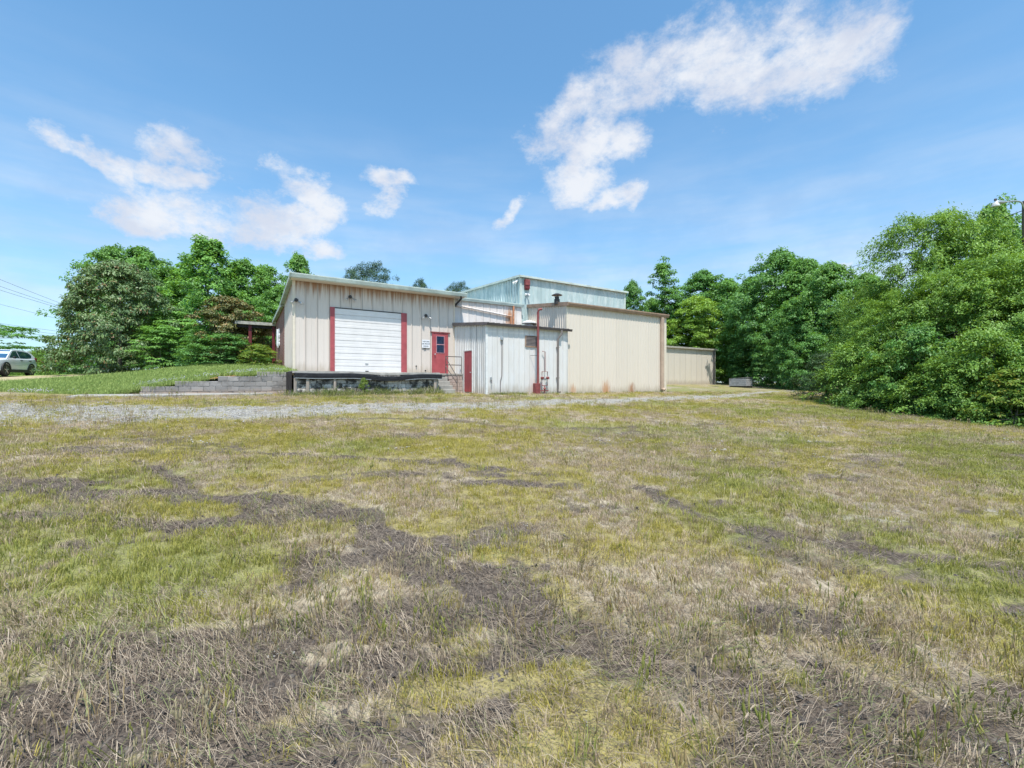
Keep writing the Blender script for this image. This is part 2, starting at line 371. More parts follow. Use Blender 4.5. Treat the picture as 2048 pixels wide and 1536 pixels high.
def siding(name, col, ztop, zbot, rust_top=0.0, grime=0.3, chalk=None, spots=(), rust_col=(.30, .13, .05), panel_var=.06, pw=.45, base_rust=0.0, joint=.6):
    """painted sheet metal: run marks down from the eave, splash dirt at the foot, rust where it has come through"""
    m, k, b = new_mat(name); co = k.coord('Object'); x, y, z = k.sep(co)
    along = k.math('ADD', x, y)
    pid = k.math('FLOOR', k.math('DIVIDE', along, pw)); wn = k.node('ShaderNodeTexWhiteNoise', noise_dimensions='1D'); k.put(wn.inputs['W'], pid)
    v = k.math('ADD', k.math('MULTIPLY', k.math('SUBTRACT', wn.outputs[0], .5), panel_var * 2), 1.0)
    cm = k.node('ShaderNodeCombineColor'); [k.put(cm.inputs[i], v) for i in range(3)]
    c = k.mul(1.0, col, cm.outputs[0])
    jn = k.math('ABSOLUTE', k.math('SUBTRACT', k.math('FRACT', k.math('ADD', k.math('DIVIDE', along, pw), .5)), .5))
    c = k.mix(k.ramp(jn, .030 / pw, .010 / pw, 0, joint), c, tuple(q * .38 for q in col))
    if chalk: c = k.mix(k.math('MULTIPLY', k.ramp(k.noise(k.scale(co, (1, 1, .35)), 2.2, 6, .65), .42, .66), chalk[1]), c, chalk[0])
    run = k.noise(k.scale(co, (9, 9, .35)), 1.6, 5, .6)
    c = k.mix(k.math('MULTIPLY', k.ramp(run, .5, .8), grime), c, tuple(q * .55 for q in col))
    big = k.noise(k.scale(co, (1, 1, .6)), .9, 4, .6)
    c = k.mix(k.math('MULTIPLY', k.ramp(big, .45, .75), grime * .35), c, tuple(q * .7 for q in col))
    if rust_top:
        edge = k.noise(k.scale(co, (7, 7, .25)), 1.1, 5, .65)
        lim = k.math('MULTIPLY', k.math('SUBTRACT', edge, .30), 2.6)
        f = k.math('SUBTRACT', lim, k.math('SUBTRACT', ztop, z), clamp=False)
        c = k.mix(k.math('MULTIPLY', k.ramp(f, -.25, .55), rust_top), c, rust_col)
    foot = k.math('ADD', k.math('SUBTRACT', z, zbot), k.math('MULTIPLY', k.noise(k.scale(co, (5, 5, 1)), 1.5, 4), -.7))
    c = k.mix(k.ramp(foot, .18, -.35, 0, .55 + base_rust * .4), c, (.42, .27, .16) if base_rust else (.35, .28, .2))
    for (sx, sz, r, colr) in spots:
        dv = k.node('ShaderNodeCombineXYZ'); k.put(dv.inputs[0], k.math('SUBTRACT', x, sx)); k.put(dv.inputs[1], k.math('MULTIPLY', k.math('SUBTRACT', z, sz), .55))
        dd = k.math('ADD', k.vmath('LENGTH', dv.outputs[0]), k.math('MULTIPLY', k.math('SUBTRACT', k.noise(k.scale(co, (6, 6, 1.2)), 2, 4), .5), r * 1.6))
        c = k.mix(k.ramp(dd, r, r * .2, 0, .75), c, colr)
    k.put(b.inputs['Base Color'], c); b.inputs['Roughness'].default_value = .5; b.inputs['Specular IOR Level'].default_value = .35
    bn = k.node('ShaderNodeBump'); bn.inputs['Strength'].default_value = .12; bn.inputs['Distance'].default_value = .02
    k.put(bn.inputs['Height'], k.noise(k.scale(co, (1, 1, .5)), 3.0, 3)); k.l.new(bn.outputs[0], b.inputs['Normal'])
    return m

M = {}
M['cream'] = siding('cream_siding', (.67, .592, .53), 4.18, .0, rust_top=.85, grime=.28, pw=.5, panel_var=.03, joint=.75)
M['cream_mid'] = siding('pinkish_siding', (.76, .69, .645), 4.1, -3, rust_top=.15, grime=.3, pw=.45, spots=((t_at(1020, .1), 3.32, .42, (.45, .19, .06)),), chalk=((.86, .82, .80), .4))
M['shedw'] = siding('white_siding', (.69, .665, .635), 3.3, 0, grime=.25, pw=.31, panel_var=.035, joint=.7, chalk=((.76, .77, .79), .4), spots=((t_at(1072, -3.5) - 7.9, .15, .5, (.66, .50, .42)),))
M['tanw'] = siding('tan_siding', (.70, .622, .53), 4.9, 0.0, grime=.12, pw=.92, panel_var=.02, joint=.35, spots=((t_at(1212, -3.35) - 12.94, .12, .42, (.48, .22, .08)), (t_at(1263, -3.35) - 12.94, .1, .36, (.36, .15, .06)), (.4, .1, .3, (.55, .33, .2))))
M['greenw'] = siding('green_siding', (.42, .53, .53), 7, 0, grime=.35, pw=.31, panel_var=.07, chalk=((.66, .72, .70), .75), rust_top=.0)
M['farw'] = siding('far_siding', (.66, .595, .505), 4, 0, grime=.1, pw=.92, panel_var=.02)
M['roofgreen'] = simple('pale_green_trim', (.55, .62, .57), .45, var=.18, sc=2.0, dirt=((.30, .34, .32), .55, .5))
M['brown'] = simple('brown_trim', (.36, .24, .17), .5, var=.2, sc=3, dirt=((.22, .14, .10), .55, .5))
M['darkgutter'] = simple('dark_gutter', (.13, .11, .11), .45, var=.25, sc=4)
M['spout'] = simple('grey_downspout', (.22, .19, .18), .45, var=.2, sc=3)
M['tanspout'] = simple('tan_downspout', (.50, .37, .28), .45, var=.15, sc=3)
M['tantrim'] = simple('cream_trim', (.72, .63, .51), .5, var=.06)
M['whitetrim'] = simple('white_trim', (.74, .74, .72), .5, var=.1)
M['red'] = simple('red_paint', (.40, .085, .095), .5, var=.16, sc=3, dirt=((.33, .10, .11), .55, .5))
M['redpipe'] = simple('red_pipe_paint', (.25, .065, .062), .55, var=.3, sc=6, dirt=((.16, .06, .05), .5, .7))
M['rusty'] = simple('rusty_pipe', (.55, .24, .12), .7, var=.3, sc=7)
M['door'] = simple('white_door_paint', (.75, .72, .705), .42, var=.06, sc=2, dirt=((.50, .46, .40), .62, .5), stretch=(1, 1, .6))
M['glass'] = simple('dark_glass', (.012, .03, .07), .06, var=.3, spec=.8)
M['black'] = simple('black_rubber', (.018, .018, .022), .55, var=.4, sc=9, dirt=((.10, .10, .11), .58, .6), bump=.4, bsc=25)
M['dark'] = simple('dark_metal', (.05, .045, .045), .5, var=.3, sc=8)
M['steel'] = simple('galvanised_steel', (.50, .51, .52), .4, .6, var=.2, sc=5)
M['rail'] = simple('rail_paint', (.10, .085, .08), .5, var=.35, sc=9, dirt=((.20, .09, .05), .55, .6))
M['concrete'] = simple('concrete', (.36, .34, .31), .9, var=.22, sc=3, spec=.2, bump=.4, dirt=((.18, .16, .14), .52, .5))
M['pad'] = simple('pad_concrete', (.37, .35, .32), .9, var=.2, sc=1.3, spec=.2, bump=.3, dirt=((.25, .21, .14), .5, .6))
M['mortar'] = simple('mortar', (.40, .38, .35), .95, var=.15, sc=9, spec=.1)
M['pinkblock'] = simple('pinkish_block', (.47, .38, .34), .95, var=.25, sc=4, spec=.1, bump=.5, dirt=((.26, .22, .2), .5, .6))
M['wood'] = simple('weathered_timber', (.40, .34, .29), .85, var=.3, sc=3, stretch=(6, 6, .5), spec=.15, bump=.5, dirt=((.22, .10, .07), .55, .7))
M['wooddark'] = simple('blackened_timber', (.05, .045, .045), .85, var=.5, sc=4, stretch=(5, 5, .5), spec=.15, bump=.5)
M['greyboard'] = simple('grey_boards', (.36, .36, .38), .85, var=.3, sc=3, stretch=(1, 1, 5), spec=.15, bump=.4)
M['white'] = simple('white_enamel', (.80, .80, .80), .5, var=.08)
M['lampglass'] = simple('lamp_lens', (.62, .62, .60), .2, var=.2)
M['sign'] = simple('sign_white', (.78, .79, .82), .5, var=.05)
M['ink'] = simple('sign_ink', (.06, .07, .10), .6, var=.2)
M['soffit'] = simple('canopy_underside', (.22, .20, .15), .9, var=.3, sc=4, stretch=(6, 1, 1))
M['canopy'] = simple('canopy_edge', (.42, .39, .33), .7, var=.25)
M['maroon'] = simple('maroon_post', (.16, .025, .03), .55, var=.3)
M['pole'] = simple('pole_wood', (.17, .14, .11), .9, var=.35, sc=3, stretch=(6, 6, .4), spec=.1, bump=.6)
M['wire'] = simple('wire_black', (.06, .06, .07), .6, var=.1)
M['bark'] = simple('bark', (.12, .095, .075), .95, var=.4, sc=5, stretch=(4, 4, .7), spec=.1, bump=.8, bsc=12)
M['greybark'] = simple('grey_bark', (.22, .20, .175), .95, var=.35, sc=5, stretch=(4, 4, .7), spec=.1, bump=.6, bsc=12)

def block_mat(name, base, stain, amt, lo, low=None):
    m, k, b = new_mat(name); co = k.coord('Object'); geo = k.node('ShaderNodeNewGeometry').outputs['Position']
    oi = k.node('ShaderNodeObjectInfo'); v = k.ramp(oi.outputs['Random'], 0, 1, .82, 1.12)
    cm = k.node('ShaderNodeCombineColor'); [k.put(cm.inputs[i], v) for i in range(3)]
    c = k.mul(1.0, base, cm.outputs[0])
    c = k.mix(k.math('MULTIPLY', k.ramp(k.noise(geo, 2.6, 6, .68), lo, lo + .16), amt), c, stain)
    if low: c = k.mix(k.ramp(k.math('ADD', k.sep(geo)[2], k.math('MULTIPLY', k.noise(geo, 2, 4), -.3)), .42, .0, 0, .75), c, low)
    k.put(b.inputs['Base Color'], c); b.inputs['Roughness'].default_value = .95; b.inputs['Specular IOR Level'].default_value = .1
    bn = k.node('ShaderNodeBump'); bn.inputs['Strength'].default_value = .5; bn.inputs['Distance'].default_value = .008
    k.put(bn.inputs['Height'], k.noise(geo, 45, 4)); k.l.new(bn.outputs[0], b.inputs['Normal']); return m
M['block'] = block_mat('grey_block', (.31, .29, .275), (.19, .175, .165), .75, .48, low=(.46, .31, .22))
M['stained'] = block_mat('stained_block', (.58, .53, .48), (.05, .045, .042), .95, .41)

def brick_mat():
    m, k, b = new_mat('red_brick'); co = k.coord('Object'); x, y, z = k.sep(co)
    cv = k.node('ShaderNodeCombineXYZ'); k.put(cv.inputs[0], k.math('ADD', x, y)); k.put(cv.inputs[1], z)
    bt = k.node('ShaderNodeTexBrick'); k.put(bt.inputs['Vector'], cv.outputs[0]); bt.inputs['Scale'].default_value = 1
    bt.inputs['Brick Width'].default_value = .21; bt.inputs['Row Height'].default_value = .075; bt.inputs['Mortar Size'].default_value = .008
    bt.inputs['Color1'].default_value = (.30, .10, .075, 1); bt.inputs['Color2'].default_value = (.22, .07, .055, 1); bt.inputs['Mortar'].default_value = (.40, .33, .29, 1)
    k.put(b.inputs['Base Color'], k.mix(k.ramp(k.noise(co, 1.5, 5), .45, .8, 0, .35), bt.outputs[0], (.34, .2, .17)))
    b.inputs['Roughness'].default_value = .9; return m
M['brick'] = brick_mat()

def leaf_mat(name, dark, light, transl=.30, rough=.5, back=None, spec=.35):
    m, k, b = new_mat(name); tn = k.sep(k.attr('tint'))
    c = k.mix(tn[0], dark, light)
    if back: c = k.mix(k.math('MULTIPLY', tn[1], .95), c, back)
    k.put(b.inputs['Base Color'], c); b.inputs['Roughness'].default_value = rough; b.inputs['Specular IOR Level'].default_value = spec
    tr = k.node('ShaderNodeBsdfTranslucent'); k.put(tr.inputs[0], k.mul(1.0, c, (1.5, 1.35, .55)))
    mx = k.node('ShaderNodeMixShader'); mx.inputs[0].default_value = transl
    k.l.new(b.outputs[0], mx.inputs[1]); k.l.new(tr.outputs[0], mx.inputs[2]); k.l.new(mx.outputs[0], k.n['Material Output'].inputs[0]); return m
L = {}
L['dec'] = leaf_mat('leaf_green', (0.05, 0.14, 0.04), (0.23, 0.45, 0.1))
L['poplar'] = leaf_mat('leaf_fresh', (0.055, 0.15, 0.04), (0.27, 0.52, 0.12))
L['dark'] = leaf_mat('leaf_deep', (0.04, 0.12, 0.035), (0.19, 0.4, 0.1))
L['lime'] = leaf_mat('leaf_lime', (0.08, 0.19, 0.026), (0.3, 0.47, 0.07))
L['elm'] = leaf_mat('leaf_elm', (0.045, 0.13, 0.026), (0.29, 0.48, 0.1))
L['magnolia'] = leaf_mat('leaf_magnolia', (0.045, 0.105, 0.036), (0.2, 0.3, 0.105), transl=.12, rough=.5, back=(.20, .12, .045), spec=.5)
L['rust'] = leaf_mat('leaf_magnolia_rust', (0.049, 0.077, 0.025), (0.210, 0.210, 0.063), transl=.12, rough=.5, back=(.30, .19, .06), spec=.5)
L['pine'] = leaf_mat('needle_blue', (.03, .075, .04), (.10, .18, .09), transl=.1)
L['shrub'] = leaf_mat('leaf_shrub', (0.056, 0.126, 0.025), (0.274, 0.402, 0.064), back=(.30, .28, .05))
L['cedar'] = leaf_mat('leaf_cedar', (0.027, 0.068, 0.027), (0.083, 0.150, 0.053), transl=.15)
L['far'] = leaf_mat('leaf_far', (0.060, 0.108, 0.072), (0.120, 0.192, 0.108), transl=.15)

# ------------------------------------------------------------------ ground
def grade(lo, hi, c, fine, d0, grow):
    """coordinates that are fine round c and coarser away from it"""
    out = [c]; st = fine
    while out[-1] < hi: st = fine if out[-1] - c < d0 else st * grow; out.append(out[-1] + st)
    neg = [c]; st = fine
    while neg[-1] > lo: st = fine if c - neg[-1] < d0 else st * grow; neg.append(neg[-1] - st)
    return np.array(sorted(set(out + neg)))
def ground_material():
    m, k, b = new_mat('field_ground'); co = k.coord('Object'); w = k.node('ShaderNodeSeparateColor'); k.put(w.inputs[0], k.attr('cover'))
    al = k.attr('cover', out='Alpha'); mud, straw, grav = w.outputs
    n1 = k.noise(co, 9, 6, .65); n2 = k.noise(co, 38, 5, .7); n3 = k.noise(co, 1.1, 4)
    fib = k.noise(k.scale(co, (60, 9, 30)), 1.0, 4, .65, .6)
    grass = k.mix(k.ramp(n1, .3, .7), (.21, .18, .072), (.38, .32, .125))
    grass = k.mix(k.math('MULTIPLY', al, .85), grass, k.mix(n1, (.13, .175, .045), (.24, .28, .085)))
    grass = k.mix(k.ramp(n3, .35, .7, 0, .35), grass, (.34, .285, .14))
    sp_ = k.noise(co, 70, 4, .75)
    grass = k.mix(k.ramp(sp_, .50, .40, 0, .75), grass, (.095, .080, .062))
    grass = k.mix(k.ramp(sp_, .56, .66, 0, .6), grass, (.42, .36, .24))
    st = k.mix(k.ramp(fib, .3, .7), (.12, .095, .075), (.52, .44, .34))
    c = k.mix(k.math('MULTIPLY', k.ramp(k.math('ADD', straw, k.math('MULTIPLY', k.math('SUBTRACT', n2, .5), 1.2)), .35, .85), .8), grass, st)
    md = k.mix(k.ramp(n2, .35, .65), (.045, .036, .031), (.155, .125, .100))
    md = k.mix(k.math('MULTIPLY', k.ramp(fib, .52, .72), .55), md, (.34, .29, .23))
    c = k.mix(k.ramp(k.math('ADD', mud, k.math('MULTIPLY', k.math('SUBTRACT', n2, .5), .9)), .25, .75), c, md)
    vo = k.node('ShaderNodeTexVoronoi'); k.put(vo.inputs['Vector'], co); vo.inputs['Scale'].default_value = 26
    gv = k.mix(k.ramp(k.sep(vo.outputs['Color'])[0], 0, 1), (.28, .27, .25), (.50, .48, .445)); gv = k.mul(k.ramp(vo.outputs['Distance'], .25, .6, 0, .6), gv, (.35, .33, .30))
    gv = k.mix(k.ramp(n1, .48, .70, 0, .6), gv, (.34, .30, .17))
    c = k.mix(k.ramp(k.math('ADD', grav, k.math('MULTIPLY', k.math('SUBTRACT', n1, .5), .8)), .3, .75), c, gv)
    k.put(b.inputs['Base Color'], c); b.inputs['Roughness'].default_value = .95; b.inputs['Specular IOR Level'].default_value = .15
    bn = k.node('ShaderNodeBump'); bn.inputs['Strength'].default_value = .7; bn.inputs['Distance'].default_value = .03
    h = k.math('ADD', k.math('MULTIPLY', n2, .6), k.math('MULTIPLY', fib, .5)); k.put(bn.inputs['Height'], h); k.l.new(bn.outputs[0], b.inputs['Normal']); return m
M['field'] = ground_material()

def grid_mesh(name, xs, ys, zf, wf=None, post=None):
    X, Y = np.meshgrid(xs, ys); x = X.ravel(); y = Y.ravel(); z = zf(x, y); nx, ny = len(xs), len(ys)
    if post: x, y = post(x, y)
    i = np.arange((nx - 1) * (ny - 1)); r_, c_ = i // (nx - 1), i % (nx - 1); a = r_ * nx + c_
    F = np.stack([a, a + 1, a + nx + 1, a + nx], 1)
    me = raw_mesh(name, np.stack([x, y, z], 1), F)
    if wf is not None:
        at = me.color_attributes.new('cover', 'FLOAT_COLOR', 'POINT'); at.data.foreach_set('color', np.stack(wf, 1).astype(np.float32).ravel())
    return me
def raw_mesh(name, V, F):
    me = bpy.data.meshes.new(name); k_ = F.shape[1]
    me.vertices.add(len(V)); me.vertices.foreach_set('co', V.astype(np.float32).ravel())
    me.loops.add(F.size); me.loops.foreach_set('vertex_index', F.astype(np.int32).ravel())
    me.polygons.add(len(F)); me.polygons.foreach_set('loop_start', np.arange(0, F.size, k_, dtype=np.int32))
    me.update(calc_edges=True); return me

xs = grade(-3000, 3000, 0.0, .05, 4.0, 1.028); ys = grade(-400, 3000, 4.0, .05, 3.2, 1.028)
X, Y = np.meshgrid(xs, ys)
me = grid_mesh('ground', xs, ys, lambda x, y: ground_h(x, y), cover(X.ravel(), Y.ravel()))
me.polygons.foreach_set('use_smooth', [True] * len(me.polygons)); me.materials.append(M['field'])
ground = bpy.data.objects.new('ground', me); C.objects.link(ground); tag(ground, 'rough mown field with muddy wheel tracks and a gravel lane', None, None, 'structure')

# the grass bank left of the dock, with the worn drive the car stands on
def drive_w(t, s):
    d, _ = seg_dist(t, s, [(-45, 9), (-20, 11.5), (-13, 12.5), (-7.5, 11.5), (-3.5, 12.8), (-1, 14.5)]); w = np.interp(t, [-20, -13, -7.5, -3, 0], [6.0, 5.0, 2.7, 1.2, .3])
    return sstep(d + (fbm(t, s, .6, 3, 77) - .5) * 1.2, w * 1.1, w * .8)
def bank_material():
    m, k, b = new_mat('bank_grass'); co = k.coord('Object'); w = k.node('ShaderNodeSeparateColor'); k.put(w.inputs[0], k.attr('cover'))
    n1 = k.noise(co, 3, 5, .65); n2 = k.noise(co, 30, 4, .7)
    c = k.mix(k.ramp(n1, .3, .7), (.19, .27, .07), (.34, .41, .13)); c = k.mul(.6, c, k.mix(n2, (.5, .5, .5), (1.4, 1.4, 1.4)))
    c = k.mix(k.ramp(k.math('ADD', w.outputs[0], k.math('MULTIPLY', k.math('SUBTRACT', n2, .5), .5)), .35, .65), c, k.mix(k.ramp(n1, .3, .7), (.34, .285, .16), (.48, .41, .26)))
    c = k.mix(k.ramp(k.math('ADD', w.outputs[1], k.math('MULTIPLY', k.math('SUBTRACT', n2, .5), .7)), .4, .7), c, (.34, .16, .075))
    k.put(b.inputs['Base Color'], c); b.inputs['Roughness'].default_value = .95; b.inputs['Specular IOR Level'].default_value = .1
    bn = k.node('ShaderNodeBump'); bn.inputs['Strength'].default_value = .6; bn.inputs['Distance'].default_value = .04
    k.put(bn.inputs['Height'], n2); k.l.new(bn.outputs[0], b.inputs['Normal']); return m
M['bank'] = bank_material()
ts = np.concatenate([np.linspace(-60, -20, 40), np.linspace(-19.6, -6, 60), np.linspace(-5.8, 0.0, 40)]); ss = np.concatenate([np.linspace(-.45, 9, 60), np.linspace(9.4, 45, 60)])
T_, S_ = np.meshgrid(ts, ss); tt = T_.ravel(); sr = S_.ravel()
dw = drive_w(tt, sr); clay = sstep(np.hypot((tt + 2.6) / .8, (sr + .25) / .25), 1.2, .5)
def to_world(t, s):
    x = A0[0] + FX[0] * t + SX[0] * s; y = A0[1] + FX[1] * t + SX[1] * s; return x, y
me = grid_mesh('grass_bank', ts, ss, lambda t, s: bank_h(t, s) + (fbm(t, s, .8, 3, 15) - .5) * .08 * (1 - drive_w(t, s)), (dw, clay, dw * 0, dw * 0 + 1), to_world)
me.polygons.foreach_set('use_smooth', [True] * len(me.polygons)); me.materials.append(M['bank'])
bank = bpy.data.objects.new('grass_bank', me); C.objects.link(bank); tag(bank, 'green grass bank with a worn tan drive left of the dock', None, None, 'structure')

# concrete strip at the foot of the retaining wall
mb = MB(); pts = []
N_ = 24
for i in range(N_ + 1):
    t = -6.9 + (6.9 - .9) * i / N_
    wv_ = -2.25 + .35 * math.sin(i * 1.7) * .3 + 1.1 * max(0, (i - 8) / 16) ** 1.3
    pts.append((t, -.62, wv_))
V = []; Fc = []
for (t, s1, s0) in pts:
    for s in (s1, s0):
        x, y = f2w(t, s); V.append((t, s, float(ground_smooth(x, y)) + .075))
    x, y = f2w(t, s0); V.append((t, s0 - .01, float(ground_smooth(x, y)) - .15))
for i in range(N_):
    a = i * 3; Fc += [(a, a + 3, a + 4, a + 1), (a + 1, a + 4, a + 5, a + 2)]
mb.add(V, Fc); pad = solo(mb, 'concrete_pad', M['pad'], 'worn concrete strip along the foot of the block retaining wall', None, (-4, -1.5, .1)); tag(pad, kind='structure')
# ------------------------------------------------------------------ buildings
def panel_wall(parent, m, org, d, nrm, Lw, w, prof, zb, zt, openings=(), a_start=0.0, name='wall_panel'):
    """sheet-metal wall made of single panels; prof = (distance, depth) over one panel"""
    ztf = zt if callable(zt) else (lambda a: zt)
    a0 = a_start
    while a0 < Lw - 1e-4:
        pts = [(a0 + a, o) for a, o in prof if a0 + a <= Lw + 1e-6]
        if pts[-1][0] < Lw - 1e-4 and pts[-1][0] < a0 + w - 1e-4: pts.append((min(Lw, a0 + w), 0))
        if pts[0][0] < -1e-6: pts = [q for q in pts if q[0] >= 0] or [(0, 0)]
        for op in openings:
            for e in op[:2]:
                if pts[0][0] < e < pts[-1][0] and all(abs(e - q[0]) > 1e-4 for q in pts):
                    for i in range(len(pts) - 1):
                        if pts[i][0] < e < pts[i + 1][0]:
                            f = (e - pts[i][0]) / (pts[i + 1][0] - pts[i][0]); pts.insert(i + 1, (e, pts[i][1] + f * (pts[i + 1][1] - pts[i][1]))); break
        mb = MB()
        for (a, oa), (b, ob) in zip(pts[:-1], pts[1:]):
            mid = (a + b) / 2; cuts = sorted((op[2], op[3]) for op in openings if op[0] - 1e-5 <= mid <= op[1] + 1e-5)
            lo = zb; spans = []
            for c0, c1 in cuts:
                if c0 > lo: spans.append((lo, c0))
                lo = max(lo, c1)
            spans.append((lo, None))
            for z0, z1 in spans:
                za, zb_ = (ztf(a), ztf(b)) if z1 is None else (z1, z1)
                if za <= z0: continue
                P = lambda q, o: (org[0] + d[0] * q + nrm[0] * o, org[1] + d[1] * q + nrm[1] * o)
                pa, pb = P(a, oa), P(b, ob)
                mb.add([(*pa, z0), (*pb, z0), (*pb, zb_), (*pa, za)], [(0, 1, 2, 3)])
        if mb.f: part(mb, name, m, parent, norm=False)
        a0 += w
def flip_faces(o):
    o.data.flip_normals()
PROF_A = [(0, .004), (.20, .004), (.21, .012), (.24, .012), (.25, .004), (.44, .004), (.455, .034), (.485, .034), (.50, .004)]
PROF_B = [(0, .004)] + [q for i in range(4) for q in ((.23 * i + .16, .004), (.23 * i + .175, .026), (.23 * i + .205, .026), (.23 * i + .22, .004))] + [(.92, .004)]
PROF_C = [(0, .004), (.27, .004), (.278, .024), (.302, .024), (.31, .004)]
PROF_D = [(0, .004), (.06, .004), (.085, .045), (.135, .045), (.16, .004), (.20, .004)]
FR = ((1, 0), (0, -1))            # a front: runs along t, faces -s
LF = ((0, -1), (-1, 0))           # a left side: runs towards the front, faces -t

# ---- dock building
DZ = 1.24                          # dock floor
ROOF = lambda s: 5.50 - .155 * (s + .6)
db = thing('dock_building', 'cream metal dock building with a pale green roof edge and brick rear part', 'building', (0, 0, DZ))
mb = MB(); mb.prism([(.01, .0), (.01, ROOF(0) - .06), (3.67, ROOF(3.67) - .06), (3.67, 0)], 'x', .012, 7.88); part(mb, 'wall', M['cream'], db)
mb = MB(); mb.prism([(3.68, .5), (3.68, 4.72), (8.0, 4.40), (8.0, .5)], 'x', -.03, 12.2); part(mb, 'brick_wall', M['brick'], db, label='red brick rear wall of the dock building')
OD = (t_at(669, 0), t_at(802, 0), DZ, 4.26); PD = (6.60, 7.47, DZ, 3.40)
panel_wall(db, M['cream'], (0, 0), *FR, 7.89, .5, PROF_A, DZ - .2, ROOF(0) - .04, [(q[0], q[1], 0, q[3]) for q in (OD, PD)])
panel_wall(db, M['cream'], (0, 3.66), *LF, 3.66, .5, PROF_A, .9, lambda a: ROOF(3.66 - a) - .04)
mb = MB(); mb.box((-.018, -.045, DZ - .1), (.07, .0, ROOF(0) - .05)); mb.box((-.045, -.045, DZ - .1), (-.018, .06, ROOF(0) - .06)); part(mb, 'corner_trim', M['tantrim'], db)
mb = MB(); mb.box((7.84, -.04, DZ - .1), (7.905, .3, ROOF(0) - .05)); part(mb, 'corner_trim', M['tantrim'], db)
# roof slab falling to the back, eave boxed in front
mb = MB(); mb.prism([(-.56, ROOF(-.56)), (-.56, ROOF(-.56) - .05), (3.72, ROOF(3.72) - .05), (3.72, ROOF(3.72))], 'x', -.16, 8.30); rf = part(mb, 'roof', M['roofgreen'], db)
mb = MB(); mb.prism([(-.57, 5.33), (-.66, 5.36), (-.70, 5.50), (-.70, 5.54), (-.57, 5.54)], 'x', -.19, 8.33); part(mb, 'gutter', M['roofgreen'], rf)
mb = MB(); mb.prism([(-.72, 5.50), (-.72, 5.575), (3.76, ROOF(3.76) + .03), (3.76, ROOF(3.76) - .10), (-.50, ROOF(-.5) - .10)], 'x', -.215, -.163); part(mb, 'rake_trim', M['roofgreen'], rf)
mb = MB(); mb.box((-.14, -.565, 5.335), (8.28, -.02, 5.35)); part(mb, 'soffit', M['tantrim'], rf)
mb = MB(); mb.prism([(3.62, 4.78), (3.62, 4.72), (8.2, 4.38), (8.2, 4.44)], 'x', -.16, 12.2); rb = part(mb, 'roof', M['roofgreen'], db)
mb = MB(); mb.prism([(3.60, 4.82), (3.60, 4.66), (8.25, 4.32), (8.25, 4.48)], 'x', -.215, -.163); part(mb, 'rake_trim', M['roofgreen'], rb)
# overhead door
od = part(MB().box((OD[0] - .03, -.006, DZ), (OD[1] + .03, .004, OD[3] + .03)), 'overhead_door', M['door'], db)
nsec = 10; hs = (OD[3] - DZ) / nsec
for i in range(nsec):
    z0 = DZ + i * hs
    mb = MB(); mb.prism([(-.008, z0 + .010), (-.030, z0 + .022), (-.030, z0 + hs * .45), (-.024, z0 + hs * .5), (-.030, z0 + hs * .55), (-.030, z0 + hs - .016), (-.008, z0 + hs - .006)], 'x', OD[0] + .002, OD[1] - .002)
    part(mb, 'door_section', M['door'], od)
mb = MB(); c = (OD[0] + OD[1]) / 2 - .1; mb.box((c - .09, -.055, DZ + .42), (c + .05, -.03, DZ + .46)); part(mb, 'handle', M['steel'], od)
mb = MB(); mb.box((c - .09, -.052, DZ + .06), (c + .07, -.03, DZ + .10)); part(mb, 'lift_handle', M['dark'], od)
mb = MB(); mb.box((t_at(660, 0), -.06, DZ), (OD[0], .004, OD[3] + .03)); part(mb, 'door_jamb', M['red'], db)
mb = MB(); mb.box((OD[1], -.06, DZ), (t_at(813, 0), .004, OD[3] + .03)); part(mb, 'door_jamb', M['red'], db)
mb = MB(); mb.box((OD[0], -.05, OD[3] - .005), (OD[1], .004, OD[3] + .03)); part(mb, 'door_header', M['dark'], db)
# personnel door
pd = part(MB().bbox((PD[0] + .05, -.045, DZ + .02), (PD[1] - .05, -.002, PD[3] - .05), .006), 'door', M['red'], db, label='red steel door with two dark panes')
mb = MB(); mb.box((PD[0] - .02, -.055, DZ), (PD[0] + .05, .002, PD[3])); mb.box((PD[1] - .05, -.055, DZ), (PD[1] + .02, .002, PD[3])); mb.box((PD[0] + .05, -.055, PD[3] - .05), (PD[1] - .05, .002, PD[3])); part(mb, 'door_frame', M['red'], db)
mb = MB(); mb.box((PD[0] - .12, -.075, PD[3] + .001), (PD[1] + .13, -.02, PD[3] + .055)); part(mb, 'drip_cap', M['redpipe'], db)
wt0, wt1, wz0, wz1 = PD[0] + .24, PD[1] - .22, 2.36, 3.22; wm = 2.79
for z0, z1 in ((wz0, wm - .02), (wm + .02, wz1)):
    mb = MB(); mb.box((wt0, -.052, z0), (wt1, -.046, z1)); part(mb, 'window_pane', M['glass'], pd)
mb = MB()
for a, b in (((wt0 - .03, wz0 - .03), (wt0, wz1 + .03)), ((wt1, wz0 - .03), (wt1 + .03, wz1 + .03)), ((wt0, wz0 - .03), (wt1, wz0)), ((wt0, wz1), (wt1, wz1 + .03)), ((wt0, wm - .02), (wt1, wm + .02))):
    mb.box((a[0], -.058, a[1]), (b[0], -.046, b[1]))
part(mb, 'window_frame', simple('faded_red_trim', (.48, .26, .30), .5), pd)
mb = MB(); mb.lathe([(.02, 0), (.02, -.03), (.034, -.04), (.036, -.06), (.02, -.075)], (PD[0] + .13, -.045, DZ + 1.02), 10, 'y'); part(mb, 'knob', M['steel'], pd, True)
